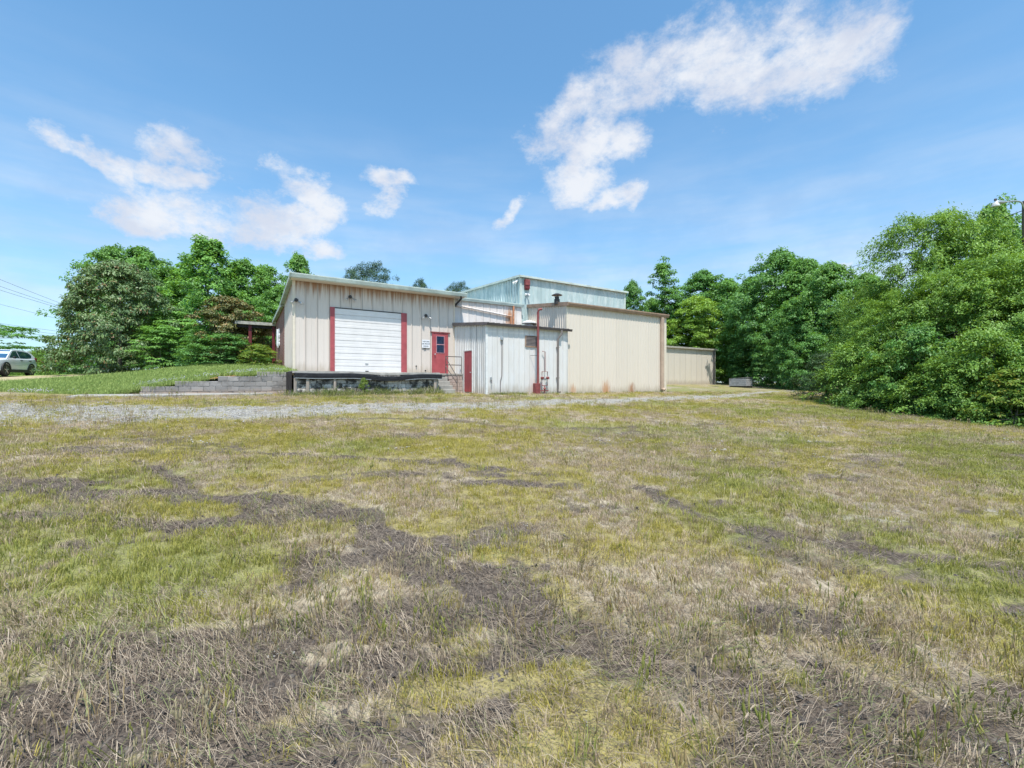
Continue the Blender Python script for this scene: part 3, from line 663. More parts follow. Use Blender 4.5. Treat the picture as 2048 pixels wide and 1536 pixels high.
# middle section set back
mid = 11.9
mb = MB(); mb.prism([(.17, 0), (.17, 5.37), (3.66, 4.95), (3.66, 0)], 'x', 7.886, 12.35); part(mb, 'wall', M['cream_mid'], db)
panel_wall(db, M['cream_mid'], (7.905, .16), *FR, 4.44, .45, [(0, .004), (.40, .004), (.41, .03), (.435, .03), (.445, .004), (.45, .004)], 3.2, 5.36)
mb = MB(); mb.prism([(.10, 5.43), (.10, 5.38), (3.70, 4.92), (3.70, 4.97)], 'x', 8.335, 12.42); r2 = part(mb, 'roof', M['roofgreen'], db)
mb = MB(); mb.prism([(.09, 5.27), (.06, 5.28), (.02, 5.40), (.02, 5.45), (.09, 5.45)], 'x', 8.12, 12.46); part(mb, 'gutter', M['roofgreen'], r2)
# leader from the dock eave, sloping run along the middle wall
lz = lambda v, u, s: z_at(v, t_at(u, s), s)
mb = MB(); mb.tube([(7.98, -.60, 5.36), (8.0, -.58, 5.22), (7.95, .02, 4.98), (7.97, .07, 4.92)], .055, 8); part(mb, 'downspout_elbow', M['dark'], db, True)
ta, tb = t_at(914, .08), t_at(1023, .08)
mb = MB(); mb.tube([(ta, .08, lz(611, 914, .08)), (tb, .08, lz(633, 1023, .08))], .05, 8); part(mb, 'sloping_leader', M['cream_mid'], db, True)
tp = t_at(1027, .08)
mb = MB(); mb.tube([(tp, .07, 5.28), (tp, .07, 3.85)], .055, 8); part(mb, 'downspout', M['rusty'], db, True, label='rust stained downspout on the middle wall')
mb = MB(); mb.tube([(tb - .05, .07, lz(634, 1022, .08)), (tb - .05, .07, 3.85)], .04, 8); part(mb, 'downspout', M['rusty'], db, True)

# ---- wall floodlights
def flood(t, z, label):
    o = thing('wall_floodlight', label, 'light', (t, -.035, z), 'twin floodlights on the dock building')
    mb = MB(); mb.lathe([(.07, 0), (.085, -.03), (.07, -.075), (.03, -.09)], (t, -.033, z + .04), 12, 'y'); part(mb, 'canopy', M['dark'], o, True)
    for sg in (-1, 1):
        mb = MB(); mb.tube([(t + sg * .03, -.09, z + .01), (t + sg * .11, -.13, z - .03)], .016, 6); part(mb, 'swivel_arm', M['dark'], o, True)
        a = Vector((sg * .62, -.55, -.56)).normalized(); p = Vector((t + sg * .10, -.12, z - .025))
        mb = MB(); mb.tube([p, p + a * .07, p + a * .16, p + a * .19], [.025, .034, .055, .058], 10); h = part(mb, 'lamp_head', M['steel'], o, True)
        mb = MB(); mb.tube([p + a * .186, p + a * .20], [.048, .035], 10); part(mb, 'lens', M['lampglass'], h, True)
flood(t_at(592, 0), 4.42, 'twin floodlight at the left corner above a rust stain')
flood(t_at(700, 0), 4.80, 'twin floodlight above the white overhead door')
flood(t_at(851, 0), 4.22, 'twin floodlight between the overhead door and the red door')
# ---- sign by the door
sg = thing('door_sign', 'small white sign with dark lettering left of the red door', 'sign', (6.235, -.05, 2.55))
mb = MB(); mb.bbox((6.02, -.052, 2.58), (6.45, -.038, 3.0), .004); part(mb, 'sign_plate', M['sign'], sg)
def lettering(txt, size, loc, parent, m, name='lettering'):
    cu = bpy.data.curves.new('txt', 'FONT'); cu.body = txt; cu.size = size; cu.align_x = 'CENTER'; cu.align_y = 'CENTER'; cu.extrude = .0015; cu.offset = .0015
    tmp = bpy.data.objects.new('tmp', cu); C.objects.link(tmp); dg = bpy.context.evaluated_depsgraph_get()
    me = bpy.data.meshes.new_from_object(tmp.evaluated_get(dg)); bpy.data.objects.remove(tmp)
    off = OFF[parent.name]; me.transform(Matrix.Translation((loc[0] - off[0], loc[1] - off[1], loc[2] - off[2])) @ Matrix.Rotation(R(90), 4, 'X'))
    me.materials.clear(); me.materials.append(m); o = bpy.data.objects.new(name, me); C.objects.link(o); o.parent = parent; OFF[o.name] = off
for i, tx in enumerate(('VISITORS', 'USE FRONT', 'DOOR')): lettering(tx, .092, (6.235, -.0545, 2.905 - i * .12), sg, M['ink'])
mb = MB(); mb.bbox((6.12, -.05, 2.51), (6.25, -.036, 2.55), .003); solo(mb, 'nameplate', M['dark'], 'tiny dark plate just under the white door sign', 'plate', (6.185, -.045, 2.51))
for t, z, lb in ((5.72, 1.62, 'small dark outlet cap low on the cream wall beside the overhead door'), (6.22, 1.40, 'small dark spigot low on the cream wall beside the red door')):
    mb = MB(); mb.lathe([(.035, 0), (.035, -.05), (.02, -.07)], (t, -.005, z), 8, 'y'); solo(mb, 'wall_outlet', M['dark'], lb, 'outlet', (t, -.02, z - .035), smooth=True)

# ---- canopy behind the brick wall
cp = thing('porch_canopy', 'flat porch canopy on maroon posts beside the brick wall', 'canopy', (-.7, 9.2, 1.7))
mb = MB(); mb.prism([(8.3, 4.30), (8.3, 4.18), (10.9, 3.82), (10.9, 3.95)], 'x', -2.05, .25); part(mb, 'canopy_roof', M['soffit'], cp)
mb = MB(); mb.box((-2.12, 8.22, 4.19), (.25, 8.29, 4.36)); part(mb, 'fascia', M['canopy'], cp)
mb = MB(); mb.prism([(8.3, 4.32), (8.3, 4.20), (10.9, 3.80), (10.9, 3.96)], 'x', -2.12, -2.06); part(mb, 'fascia', M['canopy'], cp)
for t, s in ((-1.35, 8.45), (-.12, 8.45), (-1.35, 10.6)):
    x, y = f2w(t, s); mb = MB(); mb.box((t - .08, s - .08, G(x, y) - .1), (t + .08, s + .08, 4.2 - (s - 8.3) * .15)); part(mb, 'post', M['maroon'], cp)
mb = MB(); mb.box((-2.0, 8.38, 4.02), (.2, 8.5, 4.17)); part(mb, 'beam', M['wooddark'], cp)
# white ornament on the brick
orn = thing('wall_ornament', 'white butterfly shaped ornament hung on the brick wall', 'ornament', (-.04, 5.9, 2.75))
for sgn, nm in ((1, 'upper_wing'), (-1, 'lower_wing')):
    for side in (-1, 1):
        pts = []
        for k_ in range(14):
            a = k_ / 14 * 2 * PI; rr = .21 * (1 + .28 * math.cos(3 * a))
            pts.append((5.9 + side * .20 + rr * math.cos(a) * .9, 3.25 + sgn * .24 + rr * math.sin(a) * (1.1 if sgn > 0 else .9)))
        mb = MB(); mb.prism(pts, 'x', -.10 - .06 * (side > 0), -.045); part(mb, nm, M['white'], orn)
mb = MB(); mb.tube([(-.10, 5.9, 2.72), (-.12, 5.9, 3.2), (-.10, 5.9, 3.75)], [.03, .06, .03], 8); part(mb, 'body', M['white'], orn, True)

# ---- loading dock, its posts and bumper
dk = thing('loading_dock', 'concrete loading dock with black bumper beam over stained blocks', 'loading dock', (3.0, -1.1, .1))
def gzl(t, s):
    x, y = f2w(t, s); return float(ground_smooth(x, y))
sag = lambda t: -.11 * math.exp(-((t - 3.55) / .95) ** 2) - .012 * math.sin(t * 2.1)
mb = MB(); tl = np.linspace(-.29, 6.1, 40); rng = random.Random(4)
V = []; Fc = []
for i, t in enumerate(tl):
    e = sag(t) * .45 + rng.uniform(-.008, .008); q = rng.uniform(-.02, .02)
    V += [(t, .004, DZ), (t, -1.9, DZ), (t, -2.19 + q, DZ + e), (t, -2.2 + q, DZ - .09 + e), (t, -1.8, DZ - .16), (t, .004, DZ - .16)]
for i in range(len(tl) - 1):
    for k_ in range(6): Fc.append((i * 6 + k_, i * 6 + (k_ + 1) % 6, (i + 1) * 6 + (k_ + 1) % 6, (i + 1) * 6 + k_))
Fc += [tuple(range(6)), tuple(range(len(V) - 1, len(V) - 7, -1))]
mb.add(V, Fc); part(mb, 'floor_slab', M['concrete'], dk)
for a, b in ((-.22, 3.30), (3.22, 6.12)):                      # two lengths of bumper beam, both dipping towards the middle
    tl = np.linspace(a, b, 22); V = []; Fc = []; out = -.015 if a > 0 else 0
    prof = [(-2.215, .0), (-2.36, .0), (-2.37, -.055), (-2.355, -.062), (-2.37, -.07), (-2.37, -.125), (-2.355, -.132), (-2.37, -.14), (-2.365, -.205), (-2.215, -.205)]
    for t in tl: V += [(t, s + out, DZ - .085 + sag(t) + z) for s, z in prof]
    n = len(prof)
    for i in range(len(tl) - 1):
        for k_ in range(n): Fc.append((i * n + k_, i * n + (k_ + 1) % n, (i + 1) * n + (k_ + 1) % n, (i + 1) * n + k_))
    Fc += [tuple(range(n)), tuple(range(len(V) - 1, len(V) - 1 - n, -1))]
    mb = MB(); mb.add(V, Fc); bp = part(mb, 'bumper_beam', M['black'], dk)
    if a < 0 or True:
        V = []; Fc = []; tl = [t for t in tl if t < 2.9 or t > 4.2]
        for t in tl: V += [(t, s + out, DZ - .085 + sag(t) + z) for s, z in ((-2.22, -.208), (-2.385, -.208), (-2.385, -.228), (-2.22, -.228))]
        for i in range(len(tl) - 1):
            for k_ in range(4): Fc.append((i * 4 + k_, i * 4 + (k_ + 1) % 4, (i + 1) * 4 + (k_ + 1) % 4, (i + 1) * 4 + k_))
        mb = MB(); mb.add(V, Fc); part(mb, 'steel_angle', M['steel'], bp)
for t, w_, mm in ((-.20, .10, 'wood'), (.26, .12, 'wood'), (1.31, .10, 'wood'), (5.80, .13, 'wood')):
    g0 = gzl(t, -2.3) - .15; mb = MB(); mb.bbox((t - w_ / 2, -2.34, g0), (t + w_ / 2, -2.225, DZ - .32 + sag(t)), .01); part(mb, 'post', M[mm], dk)
for s in (-2.05, -1.55, -1.05):
    g0 = gzl(-.33, s) - .15; mb = MB(); mb.bbox((-.40, s - .06, g0), (-.30, s + .06, DZ - .03), .01); part(mb, 'side_timber', M['wooddark'], dk)
bw = part(MB().box((-.20, -2.14, -.2), (6.02, -1.80, DZ - .17)), 'block_wall', M['mortar'], dk)
def block_mesh(w_, h_, dp, seed):
    rg = random.Random(seed); mb = MB(); mb.bbox((-w_ / 2, -dp, 0), (w_ / 2, 0, h_), .012)
    mb.v = [(x + rg.uniform(-.004, .004), y + rg.uniform(-.006, .006), z + rg.uniform(-.004, .004)) for x, y, z in mb.v]
    me = mb.mesh('block'); finish(me); return me
BLK = {}
def lay_block(parent, t, s, z, w_, h_, m, rg, dp=.09):
    key = (round(w_, 2), round(h_, 2), m.name, rg.randrange(3), dp)
    if key not in BLK: BLK[key] = block_mesh(w_, h_, dp, key[3]); BLK[key].materials.append(m)
    o = bpy.data.objects.new('block', BLK[key]); C.objects.link(o); o.parent = parent; off = OFF[parent.name]
    o.location = (t - off[0], s - off[1], z - off[2])
rg = random.Random(9)
for r_ in range(6):
    z0 = -.05 + r_ * .19; t = -.2 - (.2 if r_ % 2 else 0)
    while t < 6.0:
        a, b = max(t, -.2), min(t + .40, 6.02)
        if b - a > .1: lay_block(bw, (a + b) / 2, -2.135 + rg.uniform(-.012, .004), z0, b - a - .014, .176, M['stained'], rg)
        t += .40
# landing, steps
ld = part(MB().box((6.11, -.985, -.1), (7.87, -.02, DZ - .10)), 'landing_core', M['mortar'], dk)
part(MB().bbox((6.105, -1.05, DZ - .10), (7.875, -.002, DZ - .002), .008), 'landing_slab', M['concrete'], dk)
for r_ in range(5):
    z0 = .18 + r_ * .19; t = 6.88 - (.2 if r_ % 2 else 0)
    while t < 7.86:
        a, b = max(t, 6.88), min(t + .40, 7.86)
        if b - a > .08: lay_block(ld, (a + b) / 2, -.975, z0, b - a - .012, .178, M['pinkblock'], rg, .06)
        t += .40
for i in range(1, 5):
    s1 = -1.05 - .31 * (i - 1); mb = MB(); zt = DZ - .2 * i
    mb.bbox((6.14, s1 - .33, gzl(6.5, s1) - .2), (6.86, s1 - .002, zt), .012); part(mb, 'step', M['concrete'], dk)
# handrail
hr = thing('handrail', 'dark steel pipe handrail beside the dock steps', 'handrail', (6.92, -1.2, DZ - .9))
T1, S1 = 6.92, -1.02; zf = gzl(T1, -2.36)
def rail(name, pts): part(MB().tube(pts, .021, 8), name, M['rail'], hr, True)
rail('post', [(T1, S1, DZ - .02), (T1, S1, 2.12)]); rail('post', [(7.80, S1, DZ - .02), (7.80, S1, 2.12)]); rail('post', [(T1, -2.36, zf - .1), (T1, -2.36, 1.05)])
rail('top_rail', [(T1, S1, 2.11), (7.80, S1, 2.11)]); rail('middle_rail', [(T1, S1, 1.68), (7.80, S1, 1.68)])
rail('top_rail', [(T1, S1, 2.05), (T1, -2.36, 1.04)]); rail('middle_rail', [(T1, S1, 1.60), (T1, -2.36, .72)])

# ---- retaining wall
rw = thing('retaining_wall', 'stepped grey concrete block retaining wall left of the dock', 'wall', (-2.7, -.5, .1))
ends = [-5.28, -5.25, -4.22, -2.82, -1.46]
for r_, e in enumerate(ends):
    z0 = .20 + r_ * .205
    part(MB().box((e + .012, -.588, z0 - (.3 if r_ == 0 else 0)), (-.31, -.40, z0 + .2)), 'mortar_bed', M['mortar'], rw)
    t = -.30 - (.2 if r_ % 2 else 0)
    if r_ % 2: lay_block(rw, -.40, -.585, z0, .188, .194, M['block'], rg, .02)
    while t > e + .02:
        a = max(t - .40, e)
        if t - a > .06: lay_block(rw, (a + t) / 2, -.585 + rg.uniform(-.004, .004), z0, t - a - .011, .194, M['block'], rg, .02)
        t -= .40

# ---- lean-to shed
SH = thing('lean_to_shed', 'low white ribbed metal shed with a dark gutter and red side door', 'shed', (7.9, -3.5, .25))
SF = -3.5; SZ = lambda s: 3.62 + .10 * (s - SF)
mb = MB(); mb.prism([(SF + .01, -.1), (SF + .01, SZ(SF) - .04), (.15, SZ(.15) - .04), (.15, -.1)], 'x', 7.91, 12.90); part(mb, 'wall', M['shedw'], SH)
SD = (2.38, 3.28, -.2, 2.40)       # openings on the side are measured from the back (s = 0)
sdoor = (-1.21, -2.16)
panel_wall(SH, M['shedw'], (7.905, 0), *LF, 3.5, .20, PROF_D, .10, lambda a: SZ(-a) - .03, [(1.21, 2.16, 0, 2.42)])
lv0, lv1 = t_at(1050, SF), t_at(1075, SF); lz0, lz1 = z_at(693, lv0, SF), z_at(671, lv0, SF)
panel_wall(SH, M['shedw'], (7.905, SF), *FR, 12.74 - 7.905, .31, PROF_C, .08, SZ(SF) - .03, [(lv0 - 7.905, lv1 - 7.905, lz0, lz1)])
mb = MB(); mb.box((7.86, SF - .045, .1), (7.96, SF, SZ(SF) - .03)); mb.box((7.86, SF, .1), (7.9, SF + .07, SZ(SF) - .03)); part(mb, 'corner_trim', M['whitetrim'], SH)
sd_ = part(MB().bbox((7.855, -2.12, .30), (7.90, -1.25, 2.38), .006), 'door', M['red'], SH, label='plain red steel door of the shed')
mb = MB(); mb.box((7.84, -2.17, .22), (7.903, -2.122, 2.43)); mb.box((7.84, -1.248, .22), (7.903, -1.20, 2.43)); mb.box((7.84, -2.122, 2.382), (7.903, -1.248, 2.43)); part(mb, 'door_frame', M['whitetrim'], SH)
mb = MB(); mb.lathe([(.018, 0), (.018, -.04), (.032, -.05), (.03, -.075)], (7.855, -2.03, 1.28), 10, 'x'); part(mb, 'knob', M['steel'], sd_, True)
mb = MB(); mb.prism([(SF - .14, SZ(SF - .14)), (SF - .14, SZ(SF - .14) - .04), (.15, SZ(.15) - .04), (.15, SZ(.15))], 'x', 7.80, 12.92); sr_ = part(mb, 'roof', M['darkgutter'], SH)
for i in range(17):
    t = 7.95 + i * .305
    mb = MB(); mb.prism([(t - .03, 0), (t + .03, 0), (t + .018, .035), (t - .018, .035)], 'y', 0, 1)
    mb.v = [(x, SF - .15 + y * (3.75), z + SZ(SF - .15 + y * 3.75)) for x, y, z in mb.v]; part(mb, 'roof_rib', M['darkgutter'], sr_)
mb = MB(); mb.prism([(SF - .145, SZ(SF) - .05), (SF - .145, SZ(SF) - .13), (SF - .21, SZ(SF) - .13), (SF - .25, SZ(SF) - .02), (SF - .24, SZ(SF) - .015), (SF - .21, SZ(SF) - .10)], 'x', 7.80, 13.02); part(mb, 'gutter', M['darkgutter'], sr_)
mb = MB(); mb.prism([(SF - .15, SZ(SF - .15) + .02), (SF - .15, SZ(SF) - .14), (.0, SZ(0) - .13), (.0, SZ(0) + .035)], 'x', 7.76, 7.80); part(mb, 'rake_trim', M['darkgutter'], sr_)
ds = t_at(1116, SF - .08)
mb = MB(); mb.tube([(ds + .15, SF - .20, SZ(SF) - .10), (ds + .15, SF - .20, SZ(SF) - .30), (ds, SF - .085, SZ(SF) - .55), (ds, SF - .085, .45), (ds, SF - .085, .33), (ds + .05, SF - .22, .27)], .05, 8); dsp = part(mb, 'downspout', M['spout'], SH, True)
for z in (1.0, 2.6): part(MB().box((ds - .08, SF - .10, z), (ds + .08, SF - .02, z + .04)), 'strap', M['spout'], dsp)
# louvre
lvp = part(MB().box((lv0 + .02, SF - .002, lz0 + .02), (lv1 - .02, SF + .006, lz1 - .02)), 'louvre', M['dark'], SH)
for i in range(7):
    z = lz0 + .05 + i * (lz1 - lz0 - .08) / 7
    mb = MB(); mb.prism([(SF - .004, z + .055), (SF - .05, z), (SF - .05, z + .008), (SF - .004, z + .064)], 'x', lv0 + .035, lv1 - .035); part(mb, 'slat', M['spout'], lvp)
mb = MB(); mb.box((lv0, SF - .055, lz0), (lv0 + .035, SF, lz1)); mb.box((lv1 - .035, SF - .055, lz0), (lv1, SF, lz1)); mb.box((lv0 + .035, SF - .055, lz1 - .03), (lv1 - .035, SF, lz1)); mb.box((lv0 + .035, SF - .058, lz0 - .02), (lv1 - .035, SF, lz0 + .03)); part(mb, 'louvre_frame', M['brown'], lvp)
# vent pipe, manifold, conduit, outlet
SP = SF - .33; tv = t_at(1076, SP); tz = z_at(621, tv, SP); gb = gzl(tv, SP)
vp = thing('vent_pipe', 'tall red vent pipe rising past the shed gutter', 'pipe', (tv, SP, gb))
mb = MB(); mb.tube([(tv, SP, gb + .5), (tv, SP, tz - .06), (tv + .02, SP - .01, tz + .01), (tv + .07, SP - .03, tz + .06), (tv + .19, SP - .08, tz + .08)], .062, 10); part(mb, 'riser', M['redpipe'], vp, True)
mb = MB(); mb.bbox((tv - .22, SP - .12, gb - .05), (tv + .07, SP + .14, gb + .56), .01); part(mb, 'base_box', M['redpipe'], vp)
part(MB().tube([(tv - .28, SF - .02, 2.14), (tv - .05, SP, 2.14), (tv + .06, SP, 2.14)], .010, 5), 'bracket', M['dark'], vp)
s0 = SF - .16; m0, m1 = t_at(1084, s0), t_at(1095, s0); z0 = z_at(771, m0, s0); z1 = z_at(743, m0, s0); zt = z_at(703, m0, s0); tc = (m0 + m1) / 2
mf = thing('pipe_manifold', 'small red pipe loop with two valves by the vent pipe', 'pipes', (tc, s0, gb))
mb = MB(); mb.tube([(m0, s0, z0), (m0, s0, z1), (m1, s0, z1), (m1, s0, z0), (m0, s0, z0)], .022, 6); part(mb, 'pipe_loop', M['redpipe'], mf, True)
mb = MB(); mb.tube([(tc + .02, s0, z1), (tc + .02, s0, zt), (tc - .10, s0 + .08, zt + .02)], .020, 6); part(mb, 'riser', M['redpipe'], mf, True)
for t in (m0, m1):
    zc = z_at(756, t, s0); mb = MB(); mb.lathe([(.03, -.07), (.07, -.03), (.075, .03), (.03, .07)], (t, s0, zc), 10); v_ = part(mb, 'valve', M['redpipe'], mf, True)
    mb = MB(); mb.lathe([(.06, 0), (.065, -.015), (.06, -.03)], (t, s0 - .07, zc), 10, 'y'); part(mb, 'handwheel', M['redpipe'], v_, True)
mb = MB(); mb.tube([(tc, s0, z0), (tc, s0, gb - .05)], .025, 6); mb.tube([(tv, s0, gb + .18), (m1 + .05, s0, gb + .18)], .03, 6); mb.lathe([(.03, -.06), (.09, 0), (.03, .06)], (tc, s0, gb + .28), 8); part(mb, 'foot_pipe', M['redpipe'], mf, True)
tcn = t_at(1003, SF); zc1 = z_at(678, tcn, SF)
cn = thing('conduit_line', 'thin grey conduit running up the white shed wall', 'conduit', (tcn, SF - .05, .25))
mb = MB(); mb.tube([(tcn, SF - .05, zc1), (tcn, SF - .05, 1.5), (tcn - .01, SF - .05, 1.1), (tcn - .09, SF - .05, .85), (tcn - .10, SF - .06, gzl(tcn, SF) - .05)], .020, 6); part(mb, 'conduit', M['spout'], cn, True)
part(MB().bbox((tcn - .09, SF - .10, zc1 - .06), (tcn + .06, SF - .025, zc1 + .08), .005), 'junction_box', M['steel'], cn)
to = t_at(981, SF); ou = thing('wall_spigot', 'small grey spigot low on the shed wall near its corner', 'spigot', (to, SF - .03, .7))
part(MB().bbox((to - .04, SF - .06, .86), (to + .05, SF - .026, 1.03), .004), 'plate', M['steel'], ou)
part(MB().tube([(to, SF - .05, .9), (to, SF - .11, .88), (to, SF - .11, .72)], .018, 6), 'tap', M['spout'], ou, True)

# ---- roof vent on the shed
tvn = 12.55; svn = -.35
rv = thing('roof_vent', 'round galvanised roof vent on the back of the shed roof', 'vent', (tvn, svn, SZ(svn)))
part(MB().lathe([(.30, -.06), (.30, .16), (.24, .24), (.22, .36)], (tvn, svn, SZ(svn)), 18), 'curb', M['steel'], rv, True)
part(MB().lathe([(.20, .36), (.44, .33), (.44, .37), (.30, .46), (.05, .52)], (tvn, svn, SZ(svn)), 18), 'hood', M['whitetrim'], rv, True)

# ---- tan building
TF = -3.35; TZ = lambda s: 5.06 + .115 * (s - TF)
tn = thing('tan_metal_building', 'tall tan ribbed metal building with a brown fascia', 'building', (12.94, TF, .2))
mb = MB(); mb.prism([(TF + .01, -.2), (TF + .01, TZ(TF) - .10), (6, TZ(6) - .10), (6, -.2)], 'x', 12.95, 20.98); part(mb, 'wall', M['tanw'], tn)
panel_wall(tn, M['tanw'], (12.95, TF), *FR, 20.98 - 12.95, .92, PROF_B, .14, TZ(TF) - .06)
panel_wall(tn, M['tanw'], (12.945, .31), *LF, .31 - TF, .20, PROF_D, .2, lambda a: TZ(.31 - a) - .06)
mb = MB(); mb.box((12.895, TF - .035, .14), (13.0, TF, TZ(TF) - .06)); mb.box((12.895, TF, .14), (12.94, TF + .06, TZ(TF) - .06)); part(mb, 'corner_trim', M['tantrim'], tn)
mb = MB(); mb.box((20.78, TF - .035, .18), (21.03, TF, TZ(TF) - .06)); mb.box((20.985, TF, .18), (21.03, TF + .2, TZ(TF) - .06)); part(mb, 'corner_trim', M['tantrim'], tn)
mb = MB(); mb.prism([(TF - .1, TZ(TF - .1)), (TF - .1, TZ(TF) - .08), (6.1, TZ(6.1) - .08), (6.1, TZ(6.1))], 'x', 12.87, 21.06); tr_ = part(mb, 'roof', M['brown'], tn)
mb = MB(); mb.prism([(TF - .10, TZ(TF) - .17), (TF - .17, TZ(TF) - .16), (TF - .22, TZ(TF) - .04), (TF - .22, TZ(TF) + .02), (TF - .10, TZ(TF) + .02)], 'x', 12.84, 21.10); part(mb, 'gutter', M['brown'], tr_)
mb = MB(); mb.prism([(TF - .22, TZ(TF) - .17), (TF - .22, TZ(TF) + .03), (.30, TZ(.3) + .035), (.30, TZ(.3) - .14)], 'x', 12.83, 12.868); part(mb, 'rake_trim', M['brown'], tr_)
for i in range(9): part(MB().box((12.9, TF - .02, .08 - .02 * (i % 2)), (12.9, TF, .1)), 'x', M['brown'], tn) if False else None
tdn = t_at(1324, TF - .08)
mb = MB(); mb.bbox((tdn - .12, TF - .16, .36), (tdn + .12, TF - .03, TZ(TF) - .16), .01); mb.tube([(tdn, TF - .1, .40), (tdn + .05, TF - .28, .33)], .08, 8); part(mb, 'downspout', M['tanspout'], tn)
# chimney
sc_ = -2.6; tch = t_at(1114, sc_); zb_ = TZ(sc_)
ch = thing('flue_pipe', 'short dark flue pipe with a conical rain cap on the tan roof', 'flue', (tch, sc_, zb_ - .02))
part(MB().lathe([(.16, -.05), (.16, .22), (.12, .24), (.12, .36)], (tch, sc_, zb_), 14), 'pipe', M['dark'], ch, True)
for a in range(3): part(MB().tube([(tch + .12 * math.cos(a * 2.1), sc_ + .12 * math.sin(a * 2.1), zb_ + .3), (tch + .14 * math.cos(a * 2.1), sc_ + .14 * math.sin(a * 2.1), zb_ + .47)], .012, 5), 'strut', M['dark'], ch)
part(MB().lathe([(.02, .44), (.30, .44), (.30, .455), (.10, .55), (.01, .57)], (tch, sc_, zb_), 18), 'rain_cap', M['dark'], ch, True)

# ---- green building
GFs = .33; GZ = lambda s: 7.20 + .045 * (s - GFs)
gr = thing('green_metal_building', 'tallest building, faded green ribbed metal walls behind the shed', 'building', (12.38, GFs, .2))
mb = MB(); mb.prism([(GFs + .01, -.1), (GFs + .01, GZ(GFs) - .06), (12, GZ(12) - .06), (12, -.1)], 'x', 12.40, 21.22); part(mb, 'wall', M['greenw'], gr)
panel_wall(gr, M['greenw'], (12.39, GFs), *FR, 21.22 - 12.39, .31, PROF_C, 3.4, GZ(GFs) - .03)
panel_wall(gr, M['greenw'], (12.39, 12), *LF, 12 - GFs, .20 * 1.5, [(a * 1.5, o * 1.2) for a, o in PROF_D], 4.2, lambda a: GZ(12 - a) - .03)
mb = MB(); mb.box((12.345, GFs - .035, 3.3), (12.46, GFs, GZ(GFs) - .03)); mb.box((12.345, GFs, 4.5), (12.385, GFs + .08, GZ(GFs) - .03)); part(mb, 'corner_trim', M['roofgreen'], gr)
mb = MB(); mb.box((21.14, GFs - .04, 4), (21.27, GFs, GZ(GFs) - .03)); part(mb, 'corner_trim', M['roofgreen'], gr)
mb = MB(); mb.prism([(GFs - .14, GZ(GFs)), (GFs - .14, GZ(GFs) - .03), (12.1, GZ(12.1) - .03), (12.1, GZ(12.1))], 'x', 12.26, 21.38); gf = part(mb, 'roof', M['roofgreen'], gr)
mb = MB(); mb.prism([(GFs - .142, GZ(GFs) - .10), (GFs - .18, GZ(GFs) - .09), (GFs - .18, GZ(GFs) + .02), (GFs - .142, GZ(GFs) + .02)], 'x', 12.22, 21.42); part(mb, 'eave_trim', M['roofgreen'], gf)
mb = MB(); mb.prism([(GFs - .18, GZ(GFs) - .10), (GFs - .18, GZ(GFs) + .03), (12.1, GZ(12.1) + .03), (12.1, GZ(12.1) - .10)], 'x', 12.215, 12.258); part(mb, 'rake_trim', M['roofgreen'], gf)
for i in range(29):
    t = 12.5 + i * .31; mb = MB(); mb.prism([(t - .03, 0), (t + .03, 0), (t + .018, .05), (t - .018, .05)], 'y', GFs - .175, 11.9)
    mb.v = [(x, y, z + GZ(y) + .001) for x, y, z in mb.v]; part(mb, 'roof_rib', M['roofgreen'], gf)
part(MB().box((12.5, 2.2, 7.28), (13.4, 3.4, 7.42)), 'roof_hatch', M['dark'], gf)
tfb = t_at(1052, GFs); fb = thing('exhaust_box', 'red brown exhaust box high on the green wall corner', 'vent', (tfb, GFs - .03, 6.4))
zz0, zz1 = z_at(580, tfb, GFs), z_at(560, tfb, GFs)
part(MB().bbox((tfb - .16, GFs - .22, zz0 + .25), (tfb + .16, GFs - .028, zz1), .01), 'housing', M['redpipe'], fb)
part(MB().prism([(GFs - .03, zz0), (GFs - .20, zz0 + .06), (GFs - .20, zz0 + .245), (GFs - .03, zz0 + .245)], 'x', tfb - .15, tfb + .15), 'hood', M['maroon'], fb)
tfl = t_at(1034, GFs); fl = thing('corner_floodlight', 'pale twin floodlight under the green roof corner', 'light', (12.30, .55, 6.95))
for q in (0, 1): part(MB().tube([(12.33, .5 + q * .18, 6.98), (12.20, .48 + q * .2, 6.86), (12.10, .45 + q * .25, 6.78)], [.03, .05, .085], 10), 'lamp_head', M['white'], fl, True)
part(MB().box((12.31, .45, 6.92), (12.344, .75, 7.05)), 'back_plate', M['steel'], fl)
wl = thing('wall_fitting', 'small pale wall fitting below the exhaust box', 'light', (tfb, GFs - .03, 6.0))
for sgn in (-1, 1): part(MB().tube([(tfb, GFs - .03, 6.12), (tfb + sgn * .08, GFs - .12, 6.14), (tfb + sgn * .14, GFs - .17, 6.05)], [.03, .035, .06], 8), 'lamp_head', M['white'], wl, True)

# ---- far storage building
FS = 8.0; tr1 = t_at(1430, FS); tl1 = tr1 - 14; zfb = z_at(767, tr1, FS) - .05; zft = z_at(699, tr1, FS)
fs_ = thing('storage_building', 'low tan ribbed metal building standing apart before the trees', 'building', (tr1 - 7, FS, zfb))
part(MB().prism([(FS + .01, zfb - .4), (FS + .01, zft - .08), (FS + 8, zft + .3), (FS + 8, zfb - .4)], 'x', tl1, tr1), 'wall', M['farw'], fs_)
panel_wall(fs_, M['farw'], (tl1, FS), *FR, 14, .92, PROF_B, zfb - .3, zft - .06)
part(MB().prism([(FS - .22, zft - .14), (FS - .22, zft + .03), (FS + 8.2, zft + .45), (FS + 8.2, zft + .33)], 'x', tl1 - .1, tr1 + .15), 'roof', M['canopy'], fs_)
part(MB().box((tr1 - .12, FS - .045, zfb - .2), (tr1 + .05, FS + .1, zft - .10)), 'corner_trim', M['tantrim'], fs_)
